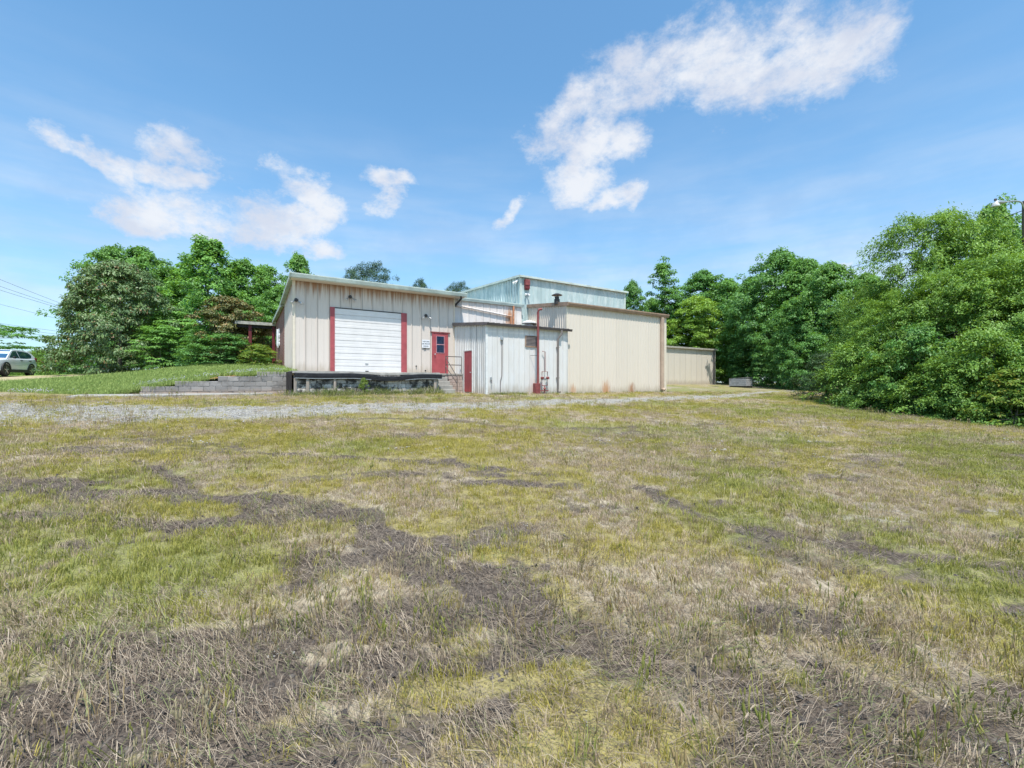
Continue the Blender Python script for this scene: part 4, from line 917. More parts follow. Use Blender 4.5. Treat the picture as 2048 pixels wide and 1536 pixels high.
part(MB().bbox((tr1 - .42, FS - .15, zfb), (tr1 - .24, FS - .03, zft - .14), .01), 'downspout', M['spout'], fs_)

# ---- board crate by the trees
CS = 1.5; ct = t_at(1492, CS); cz0 = z_at(772, ct, CS); cx, cy = f2w(ct, CS)
cr = thing('board_crate', 'grey weathered board crate with a tilted lid near the trees', 'crate', (ct, CS, cz0))
L1, W1, H1 = 1.65, 1.05, .78
for i in range(4):
    z0 = cz0 + i * .17
    part(MB().bbox((ct - .04, CS, z0), (ct, CS + L1, z0 + .16), .008), 'board', M['greyboard'], cr)
    part(MB().bbox((ct, CS - .03, z0), (ct + W1, CS + .01, z0 + .16), .008), 'board', M['greyboard'], cr)
    part(MB().bbox((ct + W1, CS, z0), (ct + W1 + .04, CS + L1, z0 + .16), .008), 'board', M['greyboard'], cr)
part(MB().box((ct + .01, CS + L1 - .04, cz0 - .3), (ct + W1, CS + L1, cz0 + .68)), 'back_panel', M['greyboard'], cr)
part(MB().box((ct + .005, CS + .015, cz0 - .3), (ct + W1 - .005, CS + L1 - .05, cz0 + .45)), 'fill', M['dark'], cr)
mb = MB(); mb.add([(ct - .05, CS - .03, cz0 + .80), (ct + W1 + .03, CS - .03, cz0 + .80), (ct + W1 + .03, CS + L1, cz0 + .70), (ct - .05, CS + L1, cz0 + .70)] + [(ct - .05, CS - .03, cz0 + .76), (ct + W1 + .03, CS - .03, cz0 + .76), (ct + W1 + .03, CS + L1, cz0 + .66), (ct - .05, CS + L1, cz0 + .66)],
                  [(0, 1, 2, 3), (7, 6, 5, 4), (0, 4, 5, 1), (1, 5, 6, 2), (2, 6, 7, 3), (3, 7, 4, 0)]); part(mb, 'lid', M['greyboard'], cr)
# ------------------------------------------------------------------ trees
def norm(a): return a / (np.linalg.norm(a, axis=1, keepdims=True) + 1e-9)
def leaves(rg, P, Nn, Ax, ln, wd, fold=.12, curl=.15):
    """one folded diamond per leaf"""
    n = len(P); Nn = norm(Nn); Ax = norm(Ax - Nn * np.sum(Ax * Nn, 1, keepdims=True)); Sd = np.cross(Nn, Ax)
    ln = ln[:, None]; wd = wd[:, None]
    b = P; tip = P + Ax * ln - Nn * ln * curl; m = P + Ax * ln * .45
    s1 = m + Sd * wd * .5 + Nn * wd * fold; s2 = m - Sd * wd * .5 + Nn * wd * fold
    V = np.stack([b, s1, tip, s2], 1).reshape(-1, 3); F = np.arange(4 * n).reshape(n, 4); return V, F
def crown_mesh(name, m, seed, H, W, prof, h0, nclump, nleaf, ll, rc, flat=.6, droop=.25, up=.8, lob=.35, wr=.55, back=0.0, hollow=.45, zpow=1.0, jit=1.0, spray=False, skew=(0, 0)):
    rg = np.random.default_rng(seed)
    h = rg.random(nclump) ** zpow; az = rg.random(nclump) * 2 * PI
    lobes = 1 + lob * (np.sin(az * 2 + seed) * .4 + np.sin(az * 3 + h * 7 + seed * 2) * .5 + np.sin(az * 5 - h * 11 + seed) * .4)
    q = 1 - hollow * rg.random(nclump) ** 1.6; q = np.where(rg.random(nclump) < .22, q * rg.random(nclump), q)
    rad = W / 2 * prof(h) * lobes * q * (.82 + .36 * rg.random(nclump))
    z = H * (h0 + (1 - h0) * h) * (1 - .03 * rg.random(nclump)) + np.where(rg.random(nclump) < .08, .05 * H * rg.random(nclump) * (h > .6), 0)
    cen = np.stack([rad * np.cos(az) + skew[0] * h, rad * np.sin(az) + skew[1] * h, z], 1)
    outw = norm(np.stack([np.cos(az), np.sin(az), .25 + 1.3 * (h - .35)], 1))
    rcs = rc * (0.65 + .7 * rg.random(nclump)); ctint = rg.random(nclump)
    cnt = np.maximum(3, (nleaf / nclump * (rcs / rc) ** 1.6 * (.6 + .8 * rg.random(nclump)))).astype(int)
    ci = np.repeat(np.arange(nclump), cnt); n = len(ci)
    d = norm(rg.normal(size=(n, 3))); d[:, 2] = np.abs(d[:, 2]) * 1.0 - .25; d = norm(d + .35 * outw[ci])
    rr = rcs[ci] * (rg.random(n) ** .45)
    off = d * rr[:, None] * np.array([1, 1, flat])
    if spray:       # long arching sprays that point out of the crown
        dirn = norm(outw[ci] * [1, 1, .5] + rg.normal(size=(n, 3)) * .12); along = rg.random(n) * rcs[ci] * 2.4
        off = dirn * along[:, None] + rg.normal(size=(n, 3)) * (rcs[ci] * .30)[:, None] * np.array([1, 1, .45]); off[:, 2] -= droop * along ** 2 / (rcs[ci] * 2.0)
    P = cen[ci] + off; P[:, 2] = np.maximum(P[:, 2], .04)
    Nn = .45 * d + .3 * outw[ci] + np.array([0, 0, up]) + rg.normal(size=(n, 3)) * .42 * jit
    Ax = d * .6 + outw[ci] * .5 + rg.normal(size=(n, 3)) * .7 - np.array([0, 0, droop * 1.6])
    ln = ll * (.65 + .7 * rg.random(n)); V, F = leaves(rg, P, Nn, Ax, ln, ln * wr)
    me = raw_mesh(name, V, F); at = me.color_attributes.new('tint', 'FLOAT_COLOR', 'CORNER')
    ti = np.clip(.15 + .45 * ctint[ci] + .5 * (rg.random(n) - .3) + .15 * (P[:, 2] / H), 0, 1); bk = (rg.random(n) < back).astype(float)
    col = np.stack([ti, bk, ti, np.ones(n)], 1).astype(np.float32); at.data.foreach_set('color', np.repeat(col, 4, 0).ravel())
    me.materials.append(m); return me, cen
def trunk_mesh(name, m, seed, H, W, h0, r0, cen, nl=9, top=.85, forks=1):
    rg = random.Random(seed); mb = MB()
    for fk in range(forks):
        lean = (rg.uniform(-.03, .03) * H, rg.uniform(-.03, .03) * H) if forks == 1 else (math.cos(fk * 2.4 + seed) * W * .16, math.sin(fk * 2.4 + seed) * W * .16)
        pts = []; n = 9
        for i in range(n + 1):
            f = i / n; pts.append((lean[0] * f + rg.uniform(-.012, .012) * H * f, lean[1] * f + rg.uniform(-.012, .012) * H * f, H * top * f - .15 * (i == 0)))
        mb.tube(pts, [r0 / forks ** .4 * ((1 - .92 * i / n) + (.35 if i == 0 else 0)) for i in range(n + 1)], 7)
        for i in range(nl // forks):
            f = rg.uniform(max(.12, h0 * .8), .8); k_ = min(n - 1, int(f * n)); g = f * n - k_; a = Vector(pts[k_]).lerp(Vector(pts[k_ + 1]), g)
            best = min((Vector(c) for c in rg.sample(list(map(tuple, cen)), min(14, len(cen)))), key=lambda c: abs(c.z - a.z - .12 * H) - .3 * math.hypot(c.x, c.y))
            mid_ = a.lerp(best, .5) + Vector((rg.uniform(-.05, .05), rg.uniform(-.05, .05), .02)) * H * .5
            r1 = r0 * .34 * (1 - f * .7); mb.tube([a, a.lerp(mid_, .6), mid_, best], [r1, r1 * .75, r1 * .5, r1 * .15], 5)
    me = mb.mesh(name); finish(me, True); me.materials.append(m); return me
P_ROUND = lambda h: np.sqrt(np.clip(1 - (2 * h - .85) ** 2 / 1.35, .03, 1))
P_OVAL = lambda h: np.clip(np.sin(np.clip(h * .88 + .12, 0, 1) * PI) ** .7, .06, 1)
P_CONE = lambda h: np.clip(1.02 - h ** 1.25 * .93, .05, 1)
P_BUSH = lambda h: np.sqrt(np.clip(1.02 - h ** 2.2, .03, 1))
P_TALL = lambda h: np.clip((1.02 - h ** 2.4 * .9) * (.8 + .3 * np.sin(h * 14) ** 2), .08, 1)
P_SLIM = lambda h: np.clip(np.sin(np.clip(h * .9 + .1, 0, 1) * PI) ** .5, .12, 1) * (1 - .3 * h)
VAR = {}
def variant(key, H, W, r0, bark, nl=9, forks=1, top=.85, **kw):
    me, cen = crown_mesh('crown', kw.pop('m'), H=H, W=W, **kw); VAR[key] = (H, W, me, trunk_mesh('trunk', bark, kw['seed'], H, W, kw['h0'], r0, cen, nl, top, forks) if r0 else None)
B, GB = M['bark'], M['greybark']
for i in range(3):
    variant(('dec', i), 12, 8.5, .22, B, m=L['dec'], seed=10 + i, prof=P_OVAL, h0=.10, nclump=640, nleaf=34000, ll=.25, rc=.56, lob=.45, flat=.85, up=.55, hollow=.55)
    variant(('elm', i), 8, 7.5, .14, GB, nl=14, forks=2, m=L['elm'], seed=40 + i, prof=P_BUSH, h0=.05, nclump=460, nleaf=42000, ll=.16, rc=.46, lob=.4, droop=.35, spray=True, up=1.0, wr=.45)
for i in range(2):
    variant(('poplar', i), 12.5, 7.5, .2, GB, m=L['poplar'], seed=20 + i, prof=P_TALL, h0=.06, nclump=560, nleaf=30000, ll=.25, rc=.50, lob=.5, flat=1.0, up=.6)
    variant(('dark', i), 13, 9, .25, B, nl=14, m=L['dark'], seed=30 + i, prof=P_OVAL, h0=.08, nclump=680, nleaf=36000, ll=.25, rc=.56, lob=.5, flat=.85, up=.55, hollow=.55)
    variant(('lime', i), 9, 8, .16, GB, nl=10, m=L['lime'], seed=50 + i, prof=P_BUSH, h0=.03, nclump=280, nleaf=22000, ll=.23, rc=.66, lob=.45, flat=.55)
    variant(('bush', i), 3, 3.4, .04, GB, nl=10, forks=3, m=L['elm'], seed=60 + i, prof=P_BUSH, h0=.0, nclump=200, nleaf=14000, ll=.125, rc=.32, lob=.45, spray=True, droop=.35, wr=.5)
    variant(('shrub', i), 2.4, 2.6, .04, GB, nl=8, forks=3, m=L['shrub'], seed=64 + i, prof=P_BUSH, h0=.0, nclump=130, nleaf=7000, ll=.11, rc=.27, lob=.3, back=.12, wr=.5)
    variant(('darkbush', i), 4, 4.2, .06, B, nl=8, forks=3, m=L['dark'], seed=67 + i, prof=P_BUSH, h0=.0, nclump=150, nleaf=8000, ll=.17, rc=.42, lob=.4)
variant(('slim', 0), 14, 4.4, .18, GB, m=L['dec'], seed=71, prof=P_SLIM, h0=.25, nclump=170, nleaf=11000, ll=.27, rc=.62, lob=.5)
variant(('magnolia', 0), 6.6, 7.6, .2, GB, m=L['magnolia'], seed=81, prof=P_BUSH, h0=.0, nclump=620, nleaf=38000, ll=.20, rc=.42, lob=.14, flat=.6, back=.06, wr=.42, up=.5, hollow=.35)
variant(('rust', 0), 5, 4.2, .14, GB, m=L['rust'], seed=83, prof=P_BUSH, h0=.0, nclump=260, nleaf=17000, ll=.17, rc=.36, lob=.35, back=.22, wr=.42, up=.5)
variant(('layered', 0), 4.2, 4.0, .07, GB, m=L['poplar'], seed=85, prof=P_BUSH, h0=.02, nclump=150, nleaf=9000, ll=.17, rc=.5, lob=.4, flat=.22, up=1.3)
variant(('pine', 0), 15, 6, .22, B, m=L['pine'], seed=91, prof=P_ROUND, h0=.55, nclump=170, nleaf=16000, ll=.36, rc=.62, lob=.4, wr=.13, jit=2.2, flat=.7)
variant(('cedar', 0), 3.2, 3.6, .08, B, m=L['cedar'], seed=95, prof=P_BUSH, h0=.0, nclump=190, nleaf=11000, ll=.12, rc=.30, lob=.3, wr=.3, jit=1.4)
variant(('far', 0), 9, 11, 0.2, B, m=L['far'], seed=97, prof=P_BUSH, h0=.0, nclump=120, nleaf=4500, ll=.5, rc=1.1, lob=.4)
variant(('spread', 0), 5, 8.5, .16, B, nl=12, m=L['dark'], seed=99, prof=P_ROUND, h0=.45, nclump=150, nleaf=9000, ll=.2, rc=.6, lob=.4, flat=.22, up=1.2)
rtree = random.Random(77)
def tree(key, name, u, Z, vtop, wpx, label, group=None, cat='tree', dz=0.0, rot=None):
    H0, W0, cm, tm = VAR[key]; x = ur(u) * Z; z = G(x, Z) + dz; H = CZ + (768 - vtop) / FPX * Z - z; W = wpx / FPX * Z
    o = bpy.data.objects.new(name, None); C.objects.link(o); o.location = (x, Z, z); o.rotation_euler = (0, 0, rtree.uniform(0, 6.28) if rot is None else rot)
    o.scale = (W / W0, W / W0, H / H0); tag(o, label, cat, group)
    if tm:
        a = bpy.data.objects.new('trunk' if cat == 'tree' else 'stems', tm); C.objects.link(a); a.parent = o
    b = bpy.data.objects.new('crown' if cat == 'tree' else 'foliage', cm); C.objects.link(b); b.parent = o
    return o
gL, gR, gH = 'trees on the rise left of the dock', 'trees at the far right edge of the field', 'hedgerow on the right of the field'
# left
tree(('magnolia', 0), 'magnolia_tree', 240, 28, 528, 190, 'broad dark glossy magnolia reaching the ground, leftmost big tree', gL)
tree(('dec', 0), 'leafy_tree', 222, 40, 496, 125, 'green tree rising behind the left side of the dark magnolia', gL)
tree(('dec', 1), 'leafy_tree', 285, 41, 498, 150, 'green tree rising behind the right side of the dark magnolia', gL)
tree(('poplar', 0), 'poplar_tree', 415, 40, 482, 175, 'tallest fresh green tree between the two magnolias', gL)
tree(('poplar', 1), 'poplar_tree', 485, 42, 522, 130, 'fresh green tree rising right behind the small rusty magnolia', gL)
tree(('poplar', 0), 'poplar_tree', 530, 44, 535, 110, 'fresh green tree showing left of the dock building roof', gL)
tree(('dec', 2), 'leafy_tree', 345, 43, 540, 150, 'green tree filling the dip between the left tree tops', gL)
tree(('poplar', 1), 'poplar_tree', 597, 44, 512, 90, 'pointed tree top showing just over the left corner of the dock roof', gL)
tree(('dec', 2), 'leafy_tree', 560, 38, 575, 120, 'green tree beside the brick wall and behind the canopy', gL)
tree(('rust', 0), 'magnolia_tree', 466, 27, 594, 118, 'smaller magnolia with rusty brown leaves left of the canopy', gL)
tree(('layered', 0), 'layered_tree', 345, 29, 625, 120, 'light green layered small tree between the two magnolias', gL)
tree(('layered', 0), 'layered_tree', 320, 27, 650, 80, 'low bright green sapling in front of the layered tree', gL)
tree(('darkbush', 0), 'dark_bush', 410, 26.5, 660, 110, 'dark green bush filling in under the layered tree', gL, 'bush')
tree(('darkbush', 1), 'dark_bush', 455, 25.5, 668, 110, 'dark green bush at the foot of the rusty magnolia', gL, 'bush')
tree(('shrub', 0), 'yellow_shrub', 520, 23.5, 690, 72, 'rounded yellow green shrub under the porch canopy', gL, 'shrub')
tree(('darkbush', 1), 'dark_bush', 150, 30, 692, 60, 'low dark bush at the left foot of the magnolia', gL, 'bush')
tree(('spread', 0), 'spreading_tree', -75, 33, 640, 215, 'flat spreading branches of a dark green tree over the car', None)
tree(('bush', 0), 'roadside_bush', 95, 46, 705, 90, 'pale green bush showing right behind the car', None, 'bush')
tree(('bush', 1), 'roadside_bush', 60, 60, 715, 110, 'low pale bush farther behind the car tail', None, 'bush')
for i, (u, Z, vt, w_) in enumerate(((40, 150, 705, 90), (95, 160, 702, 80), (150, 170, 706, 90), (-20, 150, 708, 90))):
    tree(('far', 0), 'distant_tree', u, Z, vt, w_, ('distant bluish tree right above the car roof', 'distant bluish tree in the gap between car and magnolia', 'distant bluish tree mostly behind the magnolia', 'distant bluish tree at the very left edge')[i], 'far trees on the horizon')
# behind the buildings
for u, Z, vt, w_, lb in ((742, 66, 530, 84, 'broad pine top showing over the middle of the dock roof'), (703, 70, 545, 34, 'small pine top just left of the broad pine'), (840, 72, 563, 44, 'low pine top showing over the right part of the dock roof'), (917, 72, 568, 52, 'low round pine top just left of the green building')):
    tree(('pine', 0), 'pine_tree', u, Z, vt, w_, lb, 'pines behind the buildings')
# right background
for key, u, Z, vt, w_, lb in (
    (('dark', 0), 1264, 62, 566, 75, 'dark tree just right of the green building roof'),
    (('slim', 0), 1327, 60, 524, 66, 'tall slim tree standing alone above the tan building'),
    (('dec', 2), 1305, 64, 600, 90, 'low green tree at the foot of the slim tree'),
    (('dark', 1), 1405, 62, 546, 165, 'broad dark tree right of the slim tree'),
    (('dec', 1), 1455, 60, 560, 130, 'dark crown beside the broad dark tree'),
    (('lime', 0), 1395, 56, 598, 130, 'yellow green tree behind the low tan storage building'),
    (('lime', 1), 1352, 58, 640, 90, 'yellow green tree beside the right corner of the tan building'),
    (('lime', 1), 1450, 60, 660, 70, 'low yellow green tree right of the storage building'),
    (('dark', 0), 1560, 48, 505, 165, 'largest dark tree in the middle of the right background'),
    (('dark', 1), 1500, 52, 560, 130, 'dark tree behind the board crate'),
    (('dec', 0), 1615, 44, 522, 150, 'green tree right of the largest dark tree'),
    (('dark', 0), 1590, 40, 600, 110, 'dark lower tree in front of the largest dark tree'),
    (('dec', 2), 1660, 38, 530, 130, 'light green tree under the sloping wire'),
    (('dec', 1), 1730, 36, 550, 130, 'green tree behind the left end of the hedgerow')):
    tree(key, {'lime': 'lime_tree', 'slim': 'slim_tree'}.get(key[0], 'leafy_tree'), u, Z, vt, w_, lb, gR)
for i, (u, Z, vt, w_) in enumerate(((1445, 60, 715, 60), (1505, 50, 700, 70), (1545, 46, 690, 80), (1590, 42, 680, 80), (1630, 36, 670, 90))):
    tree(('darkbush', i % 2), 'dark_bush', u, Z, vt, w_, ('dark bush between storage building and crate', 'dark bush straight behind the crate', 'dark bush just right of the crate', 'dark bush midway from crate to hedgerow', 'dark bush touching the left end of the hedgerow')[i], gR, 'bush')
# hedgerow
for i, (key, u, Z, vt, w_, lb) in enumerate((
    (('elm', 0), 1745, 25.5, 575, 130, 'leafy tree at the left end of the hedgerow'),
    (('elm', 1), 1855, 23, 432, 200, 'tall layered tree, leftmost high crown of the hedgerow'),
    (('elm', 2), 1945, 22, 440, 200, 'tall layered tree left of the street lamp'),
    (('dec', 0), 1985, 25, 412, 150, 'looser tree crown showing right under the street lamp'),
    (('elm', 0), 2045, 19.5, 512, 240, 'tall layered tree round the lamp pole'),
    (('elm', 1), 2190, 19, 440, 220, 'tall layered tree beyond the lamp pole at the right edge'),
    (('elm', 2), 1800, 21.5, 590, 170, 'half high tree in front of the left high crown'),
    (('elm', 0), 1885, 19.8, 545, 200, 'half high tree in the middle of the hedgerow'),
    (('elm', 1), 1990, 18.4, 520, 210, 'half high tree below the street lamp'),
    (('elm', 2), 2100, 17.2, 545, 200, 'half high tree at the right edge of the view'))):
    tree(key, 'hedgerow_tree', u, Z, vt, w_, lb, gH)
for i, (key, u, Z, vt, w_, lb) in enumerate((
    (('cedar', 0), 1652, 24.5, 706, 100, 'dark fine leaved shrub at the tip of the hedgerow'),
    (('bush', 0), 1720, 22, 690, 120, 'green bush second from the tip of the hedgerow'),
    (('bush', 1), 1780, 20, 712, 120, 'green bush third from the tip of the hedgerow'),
    (('darkbush', 0), 1840, 18.8, 655, 130, 'dark bush at the middle foot of the hedgerow'),
    (('bush', 0), 1905, 17.4, 725, 130, 'green bush right of the dark middle bush'),
    (('bush', 1), 1968, 16.6, 668, 130, 'green bush below the street lamp by the grass'),
    (('shrub', 1), 2030, 15.4, 742, 120, 'yellowish bush at the right edge of the view'),
    (('darkbush', 1), 2095, 16.0, 645, 170, 'dark bush behind the yellowish bush at the right edge'),
    (('bush', 0), 2150, 14.8, 700, 180, 'green bush just past the right edge of the view'))):
    tree(key, 'hedgerow_bush', u, Z, vt, w_, lb, gH, 'bush')

# weeds in front of the dock
sp = tree(('shrub', 0), 'green_sapling', 728, 19.2, 757, 19, 'bright green sapling growing against the dock face', None, 'plant')
sp.location = (*f2w(t_at(728, -2.45), -2.45), gzl(2.7, -2.45))
wv2 = [(598, .26), (630, .2), (690, .22), (770, .24), (800, .3), (836, .32), (860, .2), (892, .18)]
# ------------------------------------------------------------------ car
def build_car():
    Zr = 28.7; hd = Vector((.42, -.906)).normalized(); lf = Vector((-hd.y, hd.x))
    rlw = Vector((ur(58) * Zr, Zr)); c = rlw + hd * 1.33 - lf * .80; z = G(c.x, c.y) - .0
    car = bpy.data.objects.new('parked_car', None); C.objects.link(car); car.location = (c.x, c.y, z); car.rotation_euler = (0, 0, math.atan2(hd.y, hd.x)); OFF[car.name] = (0, 0, 0)
    tag(car, 'white compact suv parked at the left edge on the drive', 'car')
    paint = simple('car_paint', (.70, .73, .78), .22, var=.03, spec=.6); clad = simple('black_cladding', (.025, .027, .03), .6); glass = simple('car_glass', (.02, .06, .07), .05, var=.2, spec=.9)
    st = [(2.27, .62, .42, .62, .80), (2.20, .78, .30, .70, .90), (1.95, .88, .26, .78, .97), (1.5, .92, .28, .84, 1.02), (.95, .925, .30, .88, 1.08), (.2, .93, .30, .90, 1.10), (-.8, .93, .30, .92, 1.13), (-1.5, .925, .32, .94, 1.16), (-1.95, .89, .36, .92, 1.17), (-2.2, .80, .42, .90, 1.12), (-2.28, .66, .50, .85, 1.02)]
    V = []; Fc = []; n = 12
    for (x, w_, zb, zm, zt) in st:
        half = [(w_ * .82, zb), (w_ * .98, zb + .08), (w_, (zb + zm) / 2 + .05), (w_ * .995, zm), (w_ * .95, zt - .05), (w_ * .85, zt)]
        V += [(x, y, q) for y, q in half] + [(x, -y, q) for y, q in reversed(half)]
    for i in range(len(st) - 1):
        for k_ in range(n): Fc.append((i * n + k_, i * n + (k_ + 1) % n, (i + 1) * n + (k_ + 1) % n, (i + 1) * n + k_))
    Fc += [tuple(range(n)), tuple(range(len(V) - 1, len(V) - n - 1, -1))]
    mb = MB(); mb.add(V, Fc); body = part(mb, 'body', paint, car, True)
    gp = [(1.15, 1.05), (.85, 1.24), (.50, 1.46), (.20, 1.60), (-.3, 1.665), (-1.0, 1.66), (-1.6, 1.60), (-1.85, 1.50), (-2.10, 1.28), (-2.2, 1.12)]
    hw = lambda q: .835 - .20 * (q - 1.08) / .58
    V = [(x, hw(q), q) for x, q in gp] + [(x, -hw(q), q) for x, q in gp]; n = len(gp)
    Fc = [tuple(range(n)), tuple(range(2 * n - 1, n - 1, -1))] + [(i, i + n, i + 1 + n, i + 1) for i in range(n - 1)]
    mb = MB(); mb.add(V, Fc); cab = part(mb, 'cabin', paint, car, True)
    def side(pts, nm, s, m=glass, e=.008):
        P = [(x, s * (hw(q) + e), q) for x, q in pts]; I = [(x, s * (hw(q) - .02), q) for x, q in pts]; k_ = len(P)
        mb = MB(); mb.add(P + I, [tuple(range(k_))] + [(i, (i + 1) % k_, (i + 1) % k_ + k_, i + k_) for i in range(k_)]); return part(mb, nm, m, cab)
    for s in (1, -1):
        side([(.82, 1.14), (.40, 1.42), (.18, 1.545), (-.18, 1.575), (-.22, 1.14)], 'window', s)
        side([(-.29, 1.14), (-.26, 1.58), (-1.0, 1.575), (-1.45, 1.53), (-1.72, 1.38), (-1.60, 1.22), (-1.0, 1.15)], 'window', s)
        mb = MB(); mb.bbox((.58, s * .93 - .1 * (s < 0), 1.08), (.76, s * .93 + .1 * (s > 0) + .001, 1.22), .02); part(mb, 'mirror', clad, car)
        for x in (-.12, -1.08): mb = MB(); mb.bbox((x - .22, min(s * .90, s * .945), .985), (x, max(s * .90, s * .945), 1.02), .005); part(mb, 'door_handle', clad, body)
        mb = MB(); mb.prism([(1.02, .24), (-1.0, .26), (-1.0, .44), (1.02, .42)], 'y', s * .88, s * .945); part(mb, 'sill', clad, body)
        mb = MB(); mb.bbox((-2.22, min(s * .60, s * .84), .98), (-1.98, max(s * .60, s * .84), 1.24), .03); part(mb, 'tail_light', simple('tail_red', (.20, .02, .02), .25), body)
        mb = MB(); mb.bbox((2.02, min(s * .52, s * .86), .70), (2.21, max(s * .52, s * .86), .86), .03); part(mb, 'headlight', M['lampglass'], body)
        for x in (1.36, -1.30):
            pts = [(x + .45 * math.cos(a), .40 + .45 * math.sin(a)) for a in np.linspace(-.25, PI + .25, 15)] + [(x + .36 * math.cos(a), .40 + .36 * math.sin(a)) for a in np.linspace(PI + .25, -.25, 15)]
            mb = MB(); mb.prism(pts, 'y', s * .86, s * .95); part(mb, 'wheel_arch', clad, body)
            mb = MB(); mb.lathe([(.37, 0), (.37, .10)], (x, s * .70 - (0 if s > 0 else -.0), .37), 20, 'y'); 
            w_ = part(MB().lathe([(.24, -.10), (.335, -.11), (.365, -.07), (.37, 0), (.365, .07), (.335, .11), (.24, .10)], (x, s * .84, .365), 24, 'y'), 'wheel', M['black'], car, True)
            mb = MB(); mb.lathe([(.245, .075 * s), (.25, .10 * s), (.235, .10 * s), (.22, .06 * s)], (x, s * .84, .365), 24, 'y'); mb.lathe([(.05, .05 * s), (.06, .105 * s)], (x, s * .84, .365), 10, 'y')
            for k_ in range(5):
                a = k_ * 2 * PI / 5 + .3; p = Vector((math.cos(a), 0, math.sin(a))); q0 = Vector((x, s * .84 + s * .085, .365))
                mb.tube([q0 + p * .04, q0 + p * .24], [.035, .022], 6)
            part(mb, 'rim', M['steel'], w_, True)
    mb = MB(); hwf = lambda q: hw(q) - .05
    P = [(1.10, hwf(1.09), 1.10), (.235, hwf(1.57), 1.585), (.235, -hwf(1.57), 1.585), (1.10, -hwf(1.09), 1.10)]
    off = Vector((.55, 0, .83)) * .012; mb.add([Vector(p) + off for p in P] + [Vector(p) - off * 3 for p in P], [(0, 1, 2, 3), (7, 6, 5, 4), (0, 4, 5, 1), (1, 5, 6, 2), (2, 6, 7, 3), (3, 7, 4, 0)])
    part(mb, 'windscreen', simple('windscreen_glass', (.03, .10, .20), .05, var=.2, spec=.9), cab)
    mb = MB(); mb.bbox((-2.20, -.62, 1.60), (-1.55, .62, 1.655), .02); part(mb, 'spoiler', paint, cab)
    mb = MB(); mb.bbox((2.16, -.55, .42), (2.285, .55, .66), .02); part(mb, 'grille', clad, body)
    mb = MB(); mb.bbox((-2.29, -.7, .40), (-2.1, .7, .58), .03); part(mb, 'rear_bumper', clad, body)
build_car()

# ------------------------------------------------------------------ lamp pole and wires
px, pz = ur(2052) * 20.6, 20.6; pg = G(px, pz); ptop = CZ + (768 - 402) / FPX * 20.6
po = thing('lamp_pole', 'wooden pole with a curved arm street lamp above the hedgerow', 'street lamp', (px, pz, pg), frame=False)
part(MB().tube([(px, pz, pg - .3), (px + .02, pz, pg + 4), (px, pz, ptop)], [.17, .15, .13], 12), 'pole', M['pole'], po, True)
hx = lambda u: ur(u) * 20.6; hz = lambda v: CZ + (768 - v) / FPX * 20.6
part(MB().tube([(px - .12, pz - .05, hz(419)), (hx(2040), pz - .12, hz(414)), (hx(2036), pz - .15, hz(408)), (hx(2030), pz - .16, hz(405.5)), (hx(2020), pz - .17, hz(405)), (hx(1998), pz - .2, hz(408))], .033, 8), 'arm', M['steel'], po, True)
hd_ = part(MB().tube([(hx(2000), pz - .2, hz(407.5)), (hx(1996), pz - .2, hz(408)), (hx(1984), pz - .21, hz(408.5)), (hx(1980), pz - .21, hz(408.5))], [.04, .075, .085, .05], 10), 'lamp_head', M['steel'], po, True)
part(MB().lathe([(.05, 0), (.05, .07), (.035, .09)], (hx(1981), pz - .21, hz(405)), 10), 'photocell', M['dark'], hd_, True)
part(MB().lathe([(.07, .02), (.11, -.03), (.155, -.14), (.15, -.17), (.05, -.19)], (hx(1981), pz - .21, hz(409.5)), 14), 'lens', M['lampglass'], hd_, True)
part(MB().box((px - .2, pz - .16, hz(421)), (px + .05, pz - .10, hz(417))), 'bracket', M['steel'], po)
def wire(name, a, b, sagm, label, r=.012, group=None):
    a = Vector(a); b = Vector(b); pts = [a.lerp(b, i / 14) - Vector((0, 0, sagm * 4 * (i / 14) * (1 - i / 14))) for i in range(15)]
    base = tuple(a.lerp(b, .5)); mb = MB(); mb.tube(pts, r, 5); return solo(mb, name, M['wire'], label, 'wire', base, group, frame=False, smooth=True)
pp = lambda u, v, Z: (ur(u) * Z, Z, CZ + (768 - v) / FPX * Z)
wire('service_wire', (px - .13, pz - .06, hz(421)), pp(1600, 563, 46), .15, 'single dark wire sloping from the lamp pole to the far trees', .016)
for i, (v0, v1) in enumerate(((573, 620), (584, 624), (590, 626), (617, 647), (650, 666), (657, 671), (663, 674), (668, 677))):
    far = i > 2; lb = ('highest power line at the left edge', 'second power line from the top at the left edge', 'third power line from the top at the left edge', 'single thin power line in the middle of the left sky', 'topmost of the four low power lines behind the car tree', 'second of the four low power lines', 'third of the four low power lines', 'lowest power line just above the horizon at left')[i]
    dv = (v1 - v0) / 125.0; Za, Zb = (34, 62) if not far else (52, 80)
    wire('power_line', pp(-150, v0 - 150 * dv * 1.35, Za), pp(270, v0 + 250 * dv * .92, Zb), .25, lb, .014 if not far else .016, 'power lines at the left')

